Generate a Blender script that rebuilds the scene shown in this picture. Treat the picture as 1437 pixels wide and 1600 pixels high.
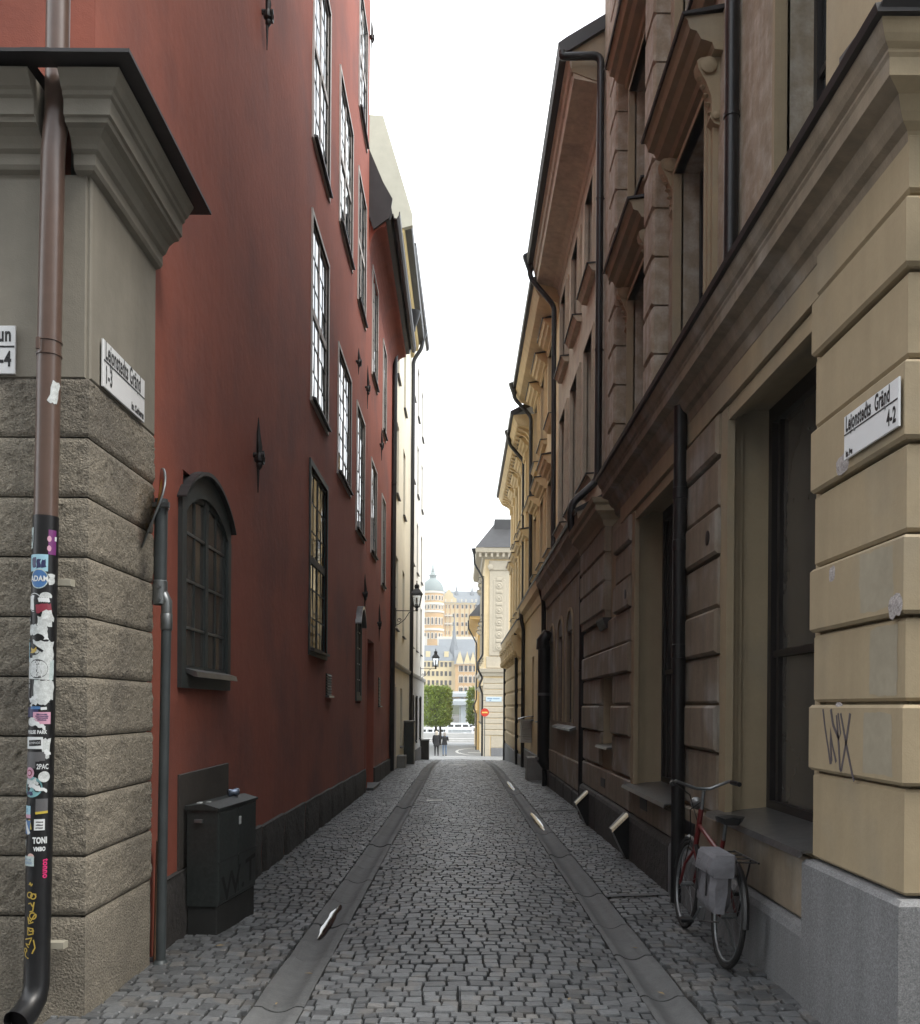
import bpy, bmesh, math, random
from mathutils import Vector, Matrix, noise
random.seed(11)
S = bpy.context.scene
COL = S.collection
for o in list(bpy.data.objects): bpy.data.objects.remove(o)
rad = math.radians

# ------------------------------------------------------------------ camera
cd = bpy.data.cameras.new('camera'); cam = bpy.data.objects.new('camera', cd); COL.objects.link(cam)
cam.location = (0, 0, 1.6)
cam.rotation_euler = (Matrix.Rotation(rad(90), 3, 'X') @ Matrix.Rotation(rad(0.42), 3, 'Z')).to_euler()
cd.sensor_fit = 'HORIZONTAL'; cd.sensor_width = 36; cd.lens = 36 * 1400 / 1437
cd.shift_x = 0.0; cd.shift_y = 304 / 1437
cd.clip_start = 0.05; cd.clip_end = 5000
S.camera = cam

# ------------------------------------------------------------------ sky: bright overcast
SUN_EL, SUN_AZ = 56, 114          # degrees; azimuth clockwise from +Y (the veiled sun stands high on the right)
W = bpy.data.worlds.new('World'); S.world = W; W.use_nodes = True
nt = W.node_tree; nt.nodes.clear()
def wn(t, **k):
    n = nt.nodes.new(t)
    for a, b in k.items(): setattr(n, a, b)
    return n
sky = wn('ShaderNodeTexSky', sky_type='NISHITA', sun_disc=False, sun_elevation=rad(SUN_EL), sun_rotation=rad(SUN_AZ), air_density=1.0, dust_density=2.0, ozone_density=1.0)
tc = wn('ShaderNodeTexCoord')
cl = wn('ShaderNodeTexNoise'); cl.inputs['Scale'].default_value = 2.2; cl.inputs['Detail'].default_value = 5
mp = wn('ShaderNodeMapping'); mp.inputs['Scale'].default_value = (1, 1, 2.4)
rmp = wn('ShaderNodeMapRange'); rmp.inputs[1].default_value = 0.33; rmp.inputs[2].default_value = 0.62
rmp.inputs[3].default_value = 0.30; rmp.inputs[4].default_value = 0.98
mix = wn('ShaderNodeMixRGB'); mix.inputs[2].default_value = (10.6, 10.9, 11.0, 1)
bg = wn('ShaderNodeBackground'); bg.inputs['Strength'].default_value = 0.12
out = wn('ShaderNodeOutputWorld')
L = nt.links.new
L(tc.outputs['Generated'], mp.inputs['Vector']); L(mp.outputs[0], cl.inputs['Vector']); L(cl.outputs['Fac'], rmp.inputs[0])
L(rmp.outputs[0], mix.inputs[0]); L(sky.outputs[0], mix.inputs[1]); L(mix.outputs[0], bg.inputs['Color']); L(bg.outputs[0], out.inputs['Surface'])

sd = bpy.data.lights.new('sun', 'SUN'); sd.energy = 1.4; sd.angle = rad(22); sd.color = (1.0, 0.95, 0.87)
sun = bpy.data.objects.new('sun', sd); COL.objects.link(sun); sun.location = (0, 0, 60)
_d = Vector((math.sin(rad(SUN_AZ)) * math.cos(rad(SUN_EL)), math.cos(rad(SUN_AZ)) * math.cos(rad(SUN_EL)), math.sin(rad(SUN_EL))))
sun.rotation_euler = _d.to_track_quat('Z', 'Y').to_euler()

V = S.view_settings
V.view_transform = 'Standard'; V.look = 'None'; V.gamma = 1.0; V.use_curve_mapping = False
V.exposure = 1.33
S.cycles.use_denoising = True
S.cycles.max_bounces = 8; S.cycles.diffuse_bounces = 5; S.cycles.glossy_bounces = 4

# ------------------------------------------------------------------ materials
MATS = {}
def mat(name, col, rough=0.8, metal=0.0, var=(), streak=0.0, bump=(), isl=0.0, orand=0.0, spec=0.5, col2=None, mixn=None, coat=0.0, emit=None, trans=0.0, spots=()):
    """procedural surface: col, multiplied by noises var=[(scale, amount)], vertical streaks, bump=[(scale, strength, distance)]"""
    if name in MATS: return MATS[name]
    m = bpy.data.materials.new(name); m.use_nodes = True; MATS[name] = m
    t = m.node_tree; N = t.nodes; Lk = t.links.new
    b = N['Principled BSDF']
    b.inputs['Roughness'].default_value = rough; b.inputs['Metallic'].default_value = metal
    b.inputs['Specular IOR Level'].default_value = spec
    if coat: b.inputs['Coat Weight'].default_value = coat; b.inputs['Coat Roughness'].default_value = 0.12
    if trans: b.inputs['Transmission Weight'].default_value = trans
    g = N.new('ShaderNodeNewGeometry')
    base = N.new('ShaderNodeRGB'); base.outputs[0].default_value = (*col, 1); cur = base.outputs[0]
    if col2 is not None:
        nz = N.new('ShaderNodeTexNoise'); nz.inputs['Scale'].default_value = mixn[0]; nz.inputs['Detail'].default_value = 6
        Lk(g.outputs['Position'], nz.inputs['Vector'])
        r = N.new('ShaderNodeMapRange'); r.inputs[1].default_value = mixn[1]; r.inputs[2].default_value = mixn[2]
        Lk(nz.outputs['Fac'], r.inputs[0])
        mx = N.new('ShaderNodeMixRGB'); mx.inputs[2].default_value = (*col2, 1); Lk(r.outputs[0], mx.inputs[0]); Lk(cur, mx.inputs[1]); cur = mx.outputs[0]
    facs = []
    def ranged(sock, amt):
        r = N.new('ShaderNodeMapRange'); r.inputs[1].default_value = 0.25; r.inputs[2].default_value = 0.75
        r.inputs[3].default_value = 1 - amt; r.inputs[4].default_value = 1 + amt; r.clamp = False
        Lk(sock, r.inputs[0]); facs.append(r.outputs[0])
    for sc_, am in var:
        nz = N.new('ShaderNodeTexNoise'); nz.inputs['Scale'].default_value = sc_; nz.inputs['Detail'].default_value = 7; nz.inputs['Roughness'].default_value = 0.6
        Lk(g.outputs['Position'], nz.inputs['Vector']); ranged(nz.outputs['Fac'], am)
    if streak:
        mpn = N.new('ShaderNodeMapping'); mpn.inputs['Scale'].default_value = (5, 5, 0.35); Lk(g.outputs['Position'], mpn.inputs['Vector'])
        nz = N.new('ShaderNodeTexNoise'); nz.inputs['Scale'].default_value = 1.6; nz.inputs['Detail'].default_value = 5
        Lk(mpn.outputs[0], nz.inputs['Vector']); ranged(nz.outputs['Fac'], streak)
    def rnd(sock, amt):
        r = N.new('ShaderNodeMapRange'); r.inputs[3].default_value = 1 - amt; r.inputs[4].default_value = 1 + amt
        Lk(sock, r.inputs[0]); facs.append(r.outputs[0])
    if isl: rnd(g.outputs['Random Per Island'], isl)
    if orand:
        oi = N.new('ShaderNodeObjectInfo'); rnd(oi.outputs['Random'], orand)
    for f in facs:
        mx = N.new('ShaderNodeVectorMath'); mx.operation = 'SCALE'; Lk(cur, mx.inputs[0]); Lk(f, mx.inputs['Scale']); cur = mx.outputs[0]
    for (sx_, sy_, sz_, r_, c_, amt_) in spots:      # sooty or sprayed blotches with ragged edges
        vd = N.new('ShaderNodeVectorMath'); vd.operation = 'DISTANCE'; vd.inputs[1].default_value = (sx_, sy_, sz_); Lk(g.outputs['Position'], vd.inputs[0])
        nz = N.new('ShaderNodeTexNoise'); nz.inputs['Scale'].default_value = 9; nz.inputs['Detail'].default_value = 6; Lk(g.outputs['Position'], nz.inputs['Vector'])
        ad = N.new('ShaderNodeMath'); ad.operation = 'MULTIPLY_ADD'; ad.inputs[1].default_value = r_ * 1.4; Lk(nz.outputs['Fac'], ad.inputs[0]); Lk(vd.outputs['Value'], ad.inputs[2])
        r = N.new('ShaderNodeMapRange'); r.inputs[1].default_value = r_ * .95; r.inputs[2].default_value = r_ * 1.75; r.inputs[3].default_value = amt_; r.inputs[4].default_value = 0; Lk(ad.outputs[0], r.inputs[0])
        mx = N.new('ShaderNodeMixRGB'); mx.inputs[2].default_value = (*c_, 1); Lk(r.outputs[0], mx.inputs[0]); Lk(cur, mx.inputs[1]); cur = mx.outputs[0]
    Lk(cur, b.inputs['Base Color'])
    prev = None
    for sc_, st, di in bump:
        nz = N.new('ShaderNodeTexNoise'); nz.inputs['Scale'].default_value = sc_; nz.inputs['Detail'].default_value = 4
        Lk(g.outputs['Position'], nz.inputs['Vector'])
        bp = N.new('ShaderNodeBump'); bp.inputs['Strength'].default_value = st; bp.inputs['Distance'].default_value = di
        Lk(nz.outputs['Fac'], bp.inputs['Height'])
        if prev: Lk(prev, bp.inputs['Normal'])
        prev = bp.outputs[0]
    if prev: Lk(prev, b.inputs['Normal'])
    if emit: b.inputs['Emission Color'].default_value = (*emit[:3], 1); b.inputs['Emission Strength'].default_value = emit[3]
    return m

M = dict(
 red   = mat('red_stucco', (0.305, 0.084, 0.052), .85, spots=[(-2, 9.3, 3.0, .45, (.21, .062, .045), .55), (-2, 10.6, 1.6, .35, (.33, .10, .068), .4), (-2, 15.2, 3.2, .6, (.20, .06, .045), .5), (-2, 13.0, 1.2, .30, (.17, .055, .043), .5), (-2, 8.2, .9, .35, (.17, .055, .043), .55), (-2, 16.4, .9, .5, (.17, .055, .043), .5), (-2, 7.9, 5.4, .5, (.33, .095, .062), .35), (-2, 10.2, 8.0, .7, (.22, .065, .047), .45)], var=[(.35, .12), (1.1, .10), (4.5, .07), (40, .05)], streak=.05, bump=[(9, .25, .02), (120, .35, .004)], col2=(.215, .07, .052), mixn=(.8, .48, .68)),
 plinthd = mat('dark_stone_plinth', (0.044, 0.04, 0.0376), .85, var=[(3, .3), (22, .25)], bump=[(14, .6, .03), (90, .6, .008)]),
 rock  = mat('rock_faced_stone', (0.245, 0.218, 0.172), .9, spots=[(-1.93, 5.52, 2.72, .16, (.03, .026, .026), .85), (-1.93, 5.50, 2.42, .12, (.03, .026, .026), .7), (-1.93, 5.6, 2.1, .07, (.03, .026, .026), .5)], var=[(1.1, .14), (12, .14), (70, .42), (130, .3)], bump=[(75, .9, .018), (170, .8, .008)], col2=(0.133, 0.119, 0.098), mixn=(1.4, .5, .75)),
 tan   = mat('tan_render', (0.225, 0.206, 0.168), .85, var=[(.8, .1), (6, .07)], streak=.08, bump=[(12, .2, .015), (140, .3, .004)]),
 beige = mat('beige_render', (0.34, 0.272, 0.1734), .8, var=[(.7, .08), (5, .06), (45, .04)], streak=.07, bump=[(8, .18, .015), (130, .25, .003)], col2=(0.2856, 0.2448, 0.1768), mixn=(1.1, .52, .7)),
 beige2= mat('beige_render_weathered_shaded', (0.225, 0.182, 0.132), .85, var=[(.7, .1), (5, .1), (30, .08)], streak=.22, bump=[(10, .3, .02), (90, .35, .006)], col2=(0.312, 0.294, 0.264), mixn=(1.6, .5, .72)),  # weathering streaks, over beige darkened to carry the alley's shade
 quoin = mat('efflorescent_render', (.33, .275, .20), .85, var=[(.7, .1), (6, .12), (40, .12)], streak=.22, bump=[(14, .35, .02), (90, .4, .006)], col2=(.41, .37, .31), mixn=(6, .42, .7)),
 paleb = mat('pale_cream_render', (.50, .445, .34), .85, var=[(.6, .08), (5, .08), (40, .08)], streak=.15, bump=[(12, .3, .015), (90, .3, .005)], col2=(.40, .35, .28), mixn=(2.2, .5, .7)),
 taupeglass = mat('taupe_window_glass', (.075, .070, .062), .07, spec=.5, var=[(1.5, .12)]),
 beige3= mat('ochre_render', (0.62, 0.49, 0.29), .8, var=[(.5, .08), (4, .07)], streak=.1, bump=[(60, .25, .006)]),
 cream = mat('cream_render', (0.74, 0.69, 0.55), .85, var=[(.4, .06), (3, .05)], streak=.07, bump=[(60, .2, .005)]),
 white = mat('white_render', (0.76, 0.745, 0.69), .85, var=[(.4, .06), (3, .05)], streak=.08, bump=[(60, .2, .005)]),
 greyrender = mat('grey_base_render', (0.40, 0.40, 0.385), .85, var=[(.6, .1), (5, .08)], streak=.1, bump=[(60, .3, .005)]),
 granite = mat('grey_granite', (0.175, 0.178, 0.183), .75, var=[(1.2, .14), (160, .55), (60, .25)], streak=.12, bump=[(180, .4, .003)]),
 sett  = mat('granite_sett', (0.098, 0.1025, 0.106), .48, var=[(.9, .12), (2.5, .12), (40, .22), (170, .25)], isl=.36, orand=.34, col2=(.112, .109, .104), mixn=(5, .54, .6), bump=[(45, .5, .006), (220, .4, .002)]),
 joint = mat('sett_joint_sand', (.030, .029, .026), .95, var=[(30, .4)], bump=[(80, .8, .01)]),
 gutter= mat('gutter_stone', (0.105, 0.1075, 0.1075), .75, var=[(1.4, .16), (12, .14), (120, .2)], streak=.05, bump=[(14, .5, .012), (60, .5, .006), (200, .4, .003)], orand=.08),
 conc  = mat('weathered_concrete', (0.195, 0.1913, 0.18), .9, var=[(2, .15), (20, .12)], bump=[(60, .5, .006)]),
 black = mat('black_painted_metal', (0.0096, 0.01, 0.0112), .38, var=[(3, .2), (25, .2)], bump=[(30, .12, .004)], spec=.45),
 iron  = mat('wrought_iron', (.018, .016, .016), .5, .3, var=[(30, .3)], bump=[(60, .5, .006)]),
 flash = mat('dark_sheet_metal', (.028, .026, .027), .5, .2, var=[(3, .25)], bump=[(4, .25, .02)]),
 brown = mat('brown_pipe_paint', (0.1013, 0.0638, 0.0495), .32, .0, var=[(2, .12), (18, .1)], bump=[(25, .1, .004)], spec=.6),
 steel = mat('galvanised_steel', (.22, .235, .24), .42, .75, var=[(9, .18), (50, .15)], bump=[(40, .15, .003)]),
 dullsteel = mat('painted_grey_pole', (0.0638, 0.075, 0.0788), .45, .2, var=[(6, .2)], bump=[(30, .15, .004)]),
 zinc  = mat('zinc_sill', (.20, .205, .21), .32, .8, var=[(6, .2), (40, .15)], bump=[(10, .3, .01)]),
 frame = mat('grey_green_window_frame', (0.0364, 0.0448, 0.0441), .55, var=[(8, .15)], bump=[(60, .2, .003)]),
 trim  = mat('pale_window_trim', (.50, .47, .44), .6, var=[(5, .15)], bump=[(40, .2, .003)]),
 darkframe = mat('dark_brown_frame', (.016, .014, .014), .45, var=[(8, .2)]),
 glass = mat('window_glass', (.014, .017, .018), .03, spec=.9, bump=[(1.1, .04, .02)]),
 dullglass = mat('dim_window_glass', (0.030, 0.0285, 0.027), .05, spec=.5, var=[(3, .2)]),
 curtglass = mat('curtained_glass', (.075, .071, .065), .12, spec=.5, var=[(5, .25)], streak=.45),
 curtain = mat('grey_blind_and_niche_shade', (0.119, 0.1155, 0.1085), .8, var=[(2, .1)], streak=.1),
 signwhite = mat('white_enamel', (0.72, 0.735, 0.745), .3, var=[(6, .03)]),
 ink   = mat('black_lettering', (.012, .012, .014), .5),
 cab   = mat('cabinet_dark_green', (.028, .034, .033), .5, var=[(5, .3), (40, .3)], bump=[(40, .15, .003)]),
 cabbase = mat('cabinet_base', (.022, .023, .022), .75, var=[(6, .3)], bump=[(50, .4, .005)]),
 tag   = mat('faded_paint_tag', (.006, .006, .007), .6),
 card  = mat('brown_cardboard', (.23, .13, .075), .85, var=[(6, .15)]),
 brass = mat('brass_plate', (.70, .62, .42), .35, .15, var=[(14, .2)]),
 door  = mat('dark_red_door', (.075, .02, .018), .5, var=[(6, .2)], bump=[(30, .2, .004)]),
 plate = mat('brown_grey_panel', (0.0562, 0.0488, 0.0428), .7, var=[(4, .2), (30, .15)], bump=[(50, .3, .004)]),
 roof  = mat('dark_roof_sheet', (.035, .035, .037), .5, .1, var=[(2, .2)], bump=[(3, .3, .03)]),
 water = mat('puddle_water', (.012, .013, .013), .02, spec=.6),
)
def plain(name, col, rough=.5, **k): return mat(name, col, rough, **k)

# ------------------------------------------------------------------ mesh helpers
class Fr:
    """wall frame: u along the wall (horizontal), v up, n out of the wall"""
    def __init__(s, o, u, n): s.o = Vector((o[0], o[1], 0)); s.u = Vector((u[0], u[1], 0)).normalized(); s.n = Vector((n[0], n[1], 0)).normalized()
    def p(s, u, v, n=0.0):
        q = s.o + s.u * u + s.n * n
        return (q.x, q.y, v)
def FL(x): return Fr((x, 0), (0, 1), (1, 0))      # wall on the left of the alley at X = x, u is Y
def FRt(x): return Fr((x, 0), (0, 1), (-1, 0))    # wall on the right
def FC(y): return Fr((0, y), (1, 0), (0, -1))     # wall facing the camera at Y = y, u is X

class MB:
    def __init__(s): s.v = []; s.f = []; s.sm = False
    def add(s, vs, fs):
        o = len(s.v); s.v += [tuple(v) for v in vs]; s.f += [tuple(i + o for i in f) for f in fs]; return s
    def box(s, fr, u0, u1, v0, v1, n0, n1, c=0.0):
        P = fr.p
        if c <= 0:
            vs = [P(u0, v0, n0), P(u1, v0, n0), P(u1, v1, n0), P(u0, v1, n0), P(u0, v0, n1), P(u1, v0, n1), P(u1, v1, n1), P(u0, v1, n1)]
            return s.add(vs, [(0, 1, 2, 3), (4, 5, 6, 7), (0, 1, 5, 4), (1, 2, 6, 5), (2, 3, 7, 6), (3, 0, 4, 7)])
        vs = [P(u0, v0, n0), P(u1, v0, n0), P(u1, v1, n0), P(u0, v1, n0), P(u0, v0, n1 - c), P(u1, v0, n1 - c), P(u1, v1, n1 - c), P(u0, v1, n1 - c),
              P(u0 + c, v0 + c, n1), P(u1 - c, v0 + c, n1), P(u1 - c, v1 - c, n1), P(u0 + c, v1 - c, n1)]
        return s.add(vs, [(0, 1, 2, 3), (0, 1, 5, 4), (1, 2, 6, 5), (2, 3, 7, 6), (3, 0, 4, 7), (4, 5, 9, 8), (5, 6, 10, 9), (6, 7, 11, 10), (7, 4, 8, 11), (8, 9, 10, 11)])
    def prof(s, fr, pts, u0, u1, m0=0.0, m1=0.0):
        """closed profile pts=[(n, v)] swept along u; m0/m1 mitre: end moves by m*n"""
        k = len(pts)
        vs = [fr.p(u0 + m0 * n, v, n) for n, v in pts] + [fr.p(u1 + m1 * n, v, n) for n, v in pts]
        fs = [(i, (i + 1) % k, k + (i + 1) % k, k + i) for i in range(k)] + [tuple(range(k)), tuple(range(2 * k - 1, k - 1, -1))]
        return s.add(vs, fs)
    def poly(s, fr, pts, n0, n1):
        """polygon pts=[(u, v)] with thickness from n0 to n1"""
        k = len(pts)
        vs = [fr.p(u, v, n0) for u, v in pts] + [fr.p(u, v, n1) for u, v in pts]
        return s.add(vs, [(i, (i + 1) % k, k + (i + 1) % k, k + i) for i in range(k)] + [tuple(range(k)), tuple(range(2 * k - 1, k - 1, -1))])
    def arc(s, fr, cu, cv, ru, rv, a0, a1, w, n0, n1, seg=14):
        """curved bar (part of an elliptical ring) of width w"""
        vs = []; fs = []
        for i in range(seg + 1):
            a = a0 + (a1 - a0) * i / seg; c_, s_ = math.cos(a), math.sin(a)
            for (r, n) in ((0, n0), (w, n0), (w, n1), (0, n1)): vs.append(fr.p(cu + (ru - r) * c_, cv + (rv - r) * s_, n))
        for i in range(seg):
            for k in range(4): fs.append((i * 4 + k, i * 4 + (k + 1) % 4, i * 4 + 4 + (k + 1) % 4, i * 4 + 4 + k))
        fs += [(0, 1, 2, 3), tuple(seg * 4 + q for q in (3, 2, 1, 0))]
        return s.add(vs, fs)
    def tube(s, pts, r, seg=12, cap=True):
        pts = [Vector(p) for p in pts]; k = len(pts)
        rs = r if isinstance(r, (list, tuple)) else [r] * k
        t0 = (pts[1] - pts[0]).normalized()
        nrm = t0.orthogonal().normalized(); vs = []; fs = []
        for i, p in enumerate(pts):
            t = ((pts[min(i + 1, k - 1)] - p).normalized() + (p - pts[max(i - 1, 0)]).normalized())
            t = t.normalized() if t.length > 1e-6 else t0
            nrm = (nrm - t * nrm.dot(t)); nrm = nrm.normalized() if nrm.length > 1e-6 else t.orthogonal().normalized()
            bn = t.cross(nrm)
            for j in range(seg):
                a = 2 * math.pi * j / seg; vs.append(p + (nrm * math.cos(a) + bn * math.sin(a)) * rs[i])
        for i in range(k - 1):
            for j in range(seg): fs.append((i * seg + j, i * seg + (j + 1) % seg, (i + 1) * seg + (j + 1) % seg, (i + 1) * seg + j))
        if cap: fs += [tuple(range(seg))[::-1], tuple((k - 1) * seg + j for j in range(seg))]
        s.sm = True
        return s.add(vs, fs)
    def lathe(s, c, pr, seg=16, ax=None):
        """profile pr=[(r, h)] about an axis through c (vertical unless ax is given)"""
        q = Vector((0, 0, 1)).rotation_difference(Vector(ax).normalized()) if ax else None
        vs = []; fs = []; c = Vector(c)
        for r, h in pr:
            for j in range(seg):
                a = 2 * math.pi * j / seg; w = Vector((r * math.cos(a), r * math.sin(a), h))
                if q: w = q @ w
                vs.append(c + w)
        for i in range(len(pr) - 1):
            for j in range(seg): fs.append((i * seg + j, i * seg + (j + 1) % seg, (i + 1) * seg + (j + 1) % seg, (i + 1) * seg + j))
        fs += [tuple(range(seg))[::-1], tuple((len(pr) - 1) * seg + j for j in range(seg))]
        s.sm = True
        return s.add(vs, fs)
    def bar(s, a, b, w, h=None):
        """square bar from a to b"""
        a, b = Vector(a), Vector(b); h = h or w; t = (b - a).normalized()
        x = t.cross(Vector((0, 0, 1))); x = x.normalized() if x.length > 1e-3 else Vector((1, 0, 0)); y = x.cross(t)
        vs = [p + x * i * w / 2 + y * j * h / 2 for p in (a, b) for i, j in ((-1, -1), (1, -1), (1, 1), (-1, 1))]
        return s.add(vs, [(0, 1, 2, 3), (4, 5, 6, 7), (0, 1, 5, 4), (1, 2, 6, 5), (2, 3, 7, 6), (3, 0, 4, 7)])
    def wall(s, fr, u0, u1, v0, v1, holes=(), t=0.35, rev=0.12, sub=0):
        """wall sheet with rectangular holes (u0,u1,v0,v1) and reveals; back at -t"""
        us = sorted({u0, u1, *[h[0] for h in holes], *[h[1] for h in holes]}); vs_ = sorted({v0, v1, *[h[2] for h in holes], *[h[3] for h in holes]})
        if sub:
            def fill(a):
                r = []
                for p, q in zip(a, a[1:]):
                    k = max(1, int(round((q - p) / sub))); r += [p + (q - p) * i / k for i in range(k)]
                return r + [a[-1]]
            us, vs_ = fill(us), fill(vs_)
        idx = {}
        o = len(s.v)
        for i, u in enumerate(us):
            for j, v in enumerate(vs_):
                n = 0.0
                if sub:
                    q = Vector(fr.p(u, v)); n = 0.012 * noise.noise(q * 0.55) + 0.005 * noise.noise(q * 1.9)
                idx[i, j] = len(s.v); s.v.append(fr.p(u, v, n))
        for i in range(len(us) - 1):
            for j in range(len(vs_) - 1):
                mu, mv = (us[i] + us[i + 1]) / 2, (vs_[j] + vs_[j + 1]) / 2
                if any(h[0] < mu < h[1] and h[2] < mv < h[3] for h in holes): continue
                s.f.append((idx[i, j], idx[i + 1, j], idx[i + 1, j + 1], idx[i, j + 1]))
        for a, b, c, d in holes:
            for (p, q) in (((a, c), (b, c)), ((b, c), (b, d)), ((b, d), (a, d)), ((a, d), (a, c))):
                s.add([fr.p(*p, .012), fr.p(*q, .012), fr.p(*q, -rev), fr.p(*p, -rev)] if sub else [fr.p(*p, 0), fr.p(*q, 0), fr.p(*q, -rev), fr.p(*p, -rev)], [(0, 1, 2, 3)])
        P = fr.p
        s.add([P(u0, v0, -t), P(u1, v0, -t), P(u1, v1, -t), P(u0, v1, -t), P(u0, v0, 0), P(u1, v0, 0), P(u1, v1, 0), P(u0, v1, 0)],
              [(0, 1, 2, 3), (0, 1, 5, 4), (1, 2, 6, 5), (2, 3, 7, 6), (3, 0, 4, 7)])
        return s

WLOC = {}
def wl(o): return WLOC.get(o.name, Vector((0, 0, 0))) if o else Vector((0, 0, 0))
def build(name, mb, m, parent=None, org=None, smooth=None, fixn=True):
    me = bpy.data.meshes.new(name)
    if org is None:
        if parent: org = wl(parent)
        else:
            xs = [v[0] for v in mb.v]; ys = [v[1] for v in mb.v]
            org = Vector(((min(xs) + max(xs)) / 2, (min(ys) + max(ys)) / 2, min(v[2] for v in mb.v)))
    org = Vector(org)
    me.from_pydata([(v[0] - org.x, v[1] - org.y, v[2] - org.z) for v in mb.v], [], mb.f)
    if fixn and len(mb.f) < 60000:
        bm = bmesh.new(); bm.from_mesh(me); bmesh.ops.recalc_face_normals(bm, faces=bm.faces); bm.to_mesh(me); bm.free()
    sm = mb.sm if smooth is None else smooth
    if sm:
        me.shade_smooth(); me.set_sharp_from_angle(angle=rad(38))
    me.materials.append(M[m] if isinstance(m, str) else m)
    o = bpy.data.objects.new(name, me); COL.objects.link(o)
    if parent: o.parent = parent
    o.location = org - wl(parent)
    WLOC[o.name] = org
    return o
def inst(src, parent, delta=(0, 0, 0), name=None):
    """another object sharing src's mesh, moved by delta in the world"""
    o = bpy.data.objects.new(name or src.name.split('.')[0], src.data); COL.objects.link(o)
    w = wl(src) + Vector(delta); o.parent = parent; o.location = w - wl(parent); WLOC[o.name] = w
    o.rotation_euler = src.rotation_euler; o.scale = src.scale
    return o
def thing(name, loc, label, cat, group=None):
    o = bpy.data.objects.new(name, None); COL.objects.link(o); o.location = loc; o.empty_display_size = .2
    WLOC[o.name] = Vector(loc); return tag(o, label, cat, group)
def tag(o, label, cat, group=None):
    o['label'] = label; o['category'] = cat
    if group: o['group'] = group
    return o
def struct(o, kind='structure'): o['kind'] = kind; return o

_TX = {}
def glyphs(txt, size, bold=0.0, align='LEFT'):
    key = (txt, size, bold, align)
    if key in _TX: return _TX[key]
    cu = bpy.data.curves.new('txt', 'FONT'); cu.body = txt; cu.size = size; cu.offset = bold; cu.align_x = align; cu.resolution_u = 4; cu.space_character = 1.07
    o = bpy.data.objects.new('txt', cu); COL.objects.link(o)
    dg = bpy.context.evaluated_depsgraph_get(); me = bpy.data.meshes.new_from_object(o.evaluated_get(dg))
    r = ([(v.co.x, v.co.y) for v in me.vertices], [tuple(p.vertices) for p in me.polygons])
    bpy.data.objects.remove(o); bpy.data.curves.remove(cu); bpy.data.meshes.remove(me)
    _TX[key] = r; return r
def lettering(txt, size, fn, m, parent, name='lettering', sx=1.0, bold=0.0, align='LEFT', rot=0.0):
    vs, fs = glyphs(txt, size, bold, align)
    c, s_ = math.cos(rot), math.sin(rot)
    mb = MB(); mb.add([fn(x * sx * c - y * s_, x * sx * s_ + y * c) for x, y in vs], fs)
    return build(name, mb, m, parent, fixn=False)

# ------------------------------------------------------------------ lie of the ground
def _ss(a, b, x): t = min(1, max(0, (x - a) / (b - a))); return t * t * (3 - 2 * t)
_GT = [0.0]
for _i in range(1, 4000):
    _y = _i * .1; _GT.append(_GT[-1] - .1 * (.0136 + .0310 * _ss(24, 36, _y) - .0300 * _ss(60, 68, _y) - .0146 * _ss(95, 105, _y)))
def G(y):
    if y < 0: return -.0136 * y
    i = min(int(y * 10), 3997); t = y * 10 - i
    return _GT[i] + (_GT[i + 1] - _GT[i]) * t
GL0, GL1, GR0, GR1 = -1.13, -.85, 1.06, 1.32      # the two gutters
def XS(x):
    """height of the paving across the alley"""
    if GL1 <= x <= GR0: return .035 * (1 - ((x - .105) / .955) ** 2)
    for a, b in ((GL0, GL1), (GR0, GR1)):
        if a < x < b:
            t = (x - a) / (b - a)          # flat rims, dished middle
            return 0.0 if t < .16 or t > .80 else -.032 * math.sin(math.pi * (t - .16) / .64) ** .8
    return .035 * min(1, (abs(x - .1) - 1.1) / .8)
# ================================================================== GROUND
def sett_ring(mb, cx, cy, w, d, zt, ju, det, tilt):
    """one granite sett: rounded corners, domed top, sides going down into the joint"""
    hw, hd = w / 2, d / 2
    q = [(-hw + random.uniform(-ju, ju), -hd + random.uniform(-ju, ju)), (hw + random.uniform(-ju, ju), -hd + random.uniform(-ju, ju)),
         (hw + random.uniform(-ju, ju), hd + random.uniform(-ju, ju)), (-hw + random.uniform(-ju, ju), hd + random.uniform(-ju, ju))]
    if det:
        ring = []
        for i in range(4):
            p, a, b = Vector(q[i]), Vector(q[i - 1]), Vector(q[(i + 1) % 4])
            k = random.uniform(.05, .15); ring += [p + (a - p) * k * (.9 if i % 2 else .7), p + (b - p) * k * (.7 if i % 2 else .9)]
    else: ring = [Vector(p) for p in q]
    k = len(ring); vs = []
    tx, ty = tilt
    for s_, h in ((1.0, -.05), (.985, -.008), (.90, .0)):
        for p in ring: vs.append((cx + p.x * s_, cy + p.y * s_, zt + h + tx * p.x + ty * p.y))
    fs = []
    for r in range(2):
        for i in range(k): fs.append((r * k + i, r * k + (i + 1) % k, (r + 1) * k + (i + 1) % k, (r + 1) * k + i))
    fs.append(tuple(2 * k + i for i in range(k)))
    mb.add(vs, fs)
_UNIT = []
def unit_setts():
    for i in range(14):
        mb = MB(); sett_ring(mb, 0, 0, 0.118, .1, 0, .0048, True, (0, 0))
        me = bpy.data.meshes.new('sett'); me.from_pydata(mb.v, [], mb.f); me.materials.append(M['sett']); _UNIT.append(me)
unit_setts()
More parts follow.
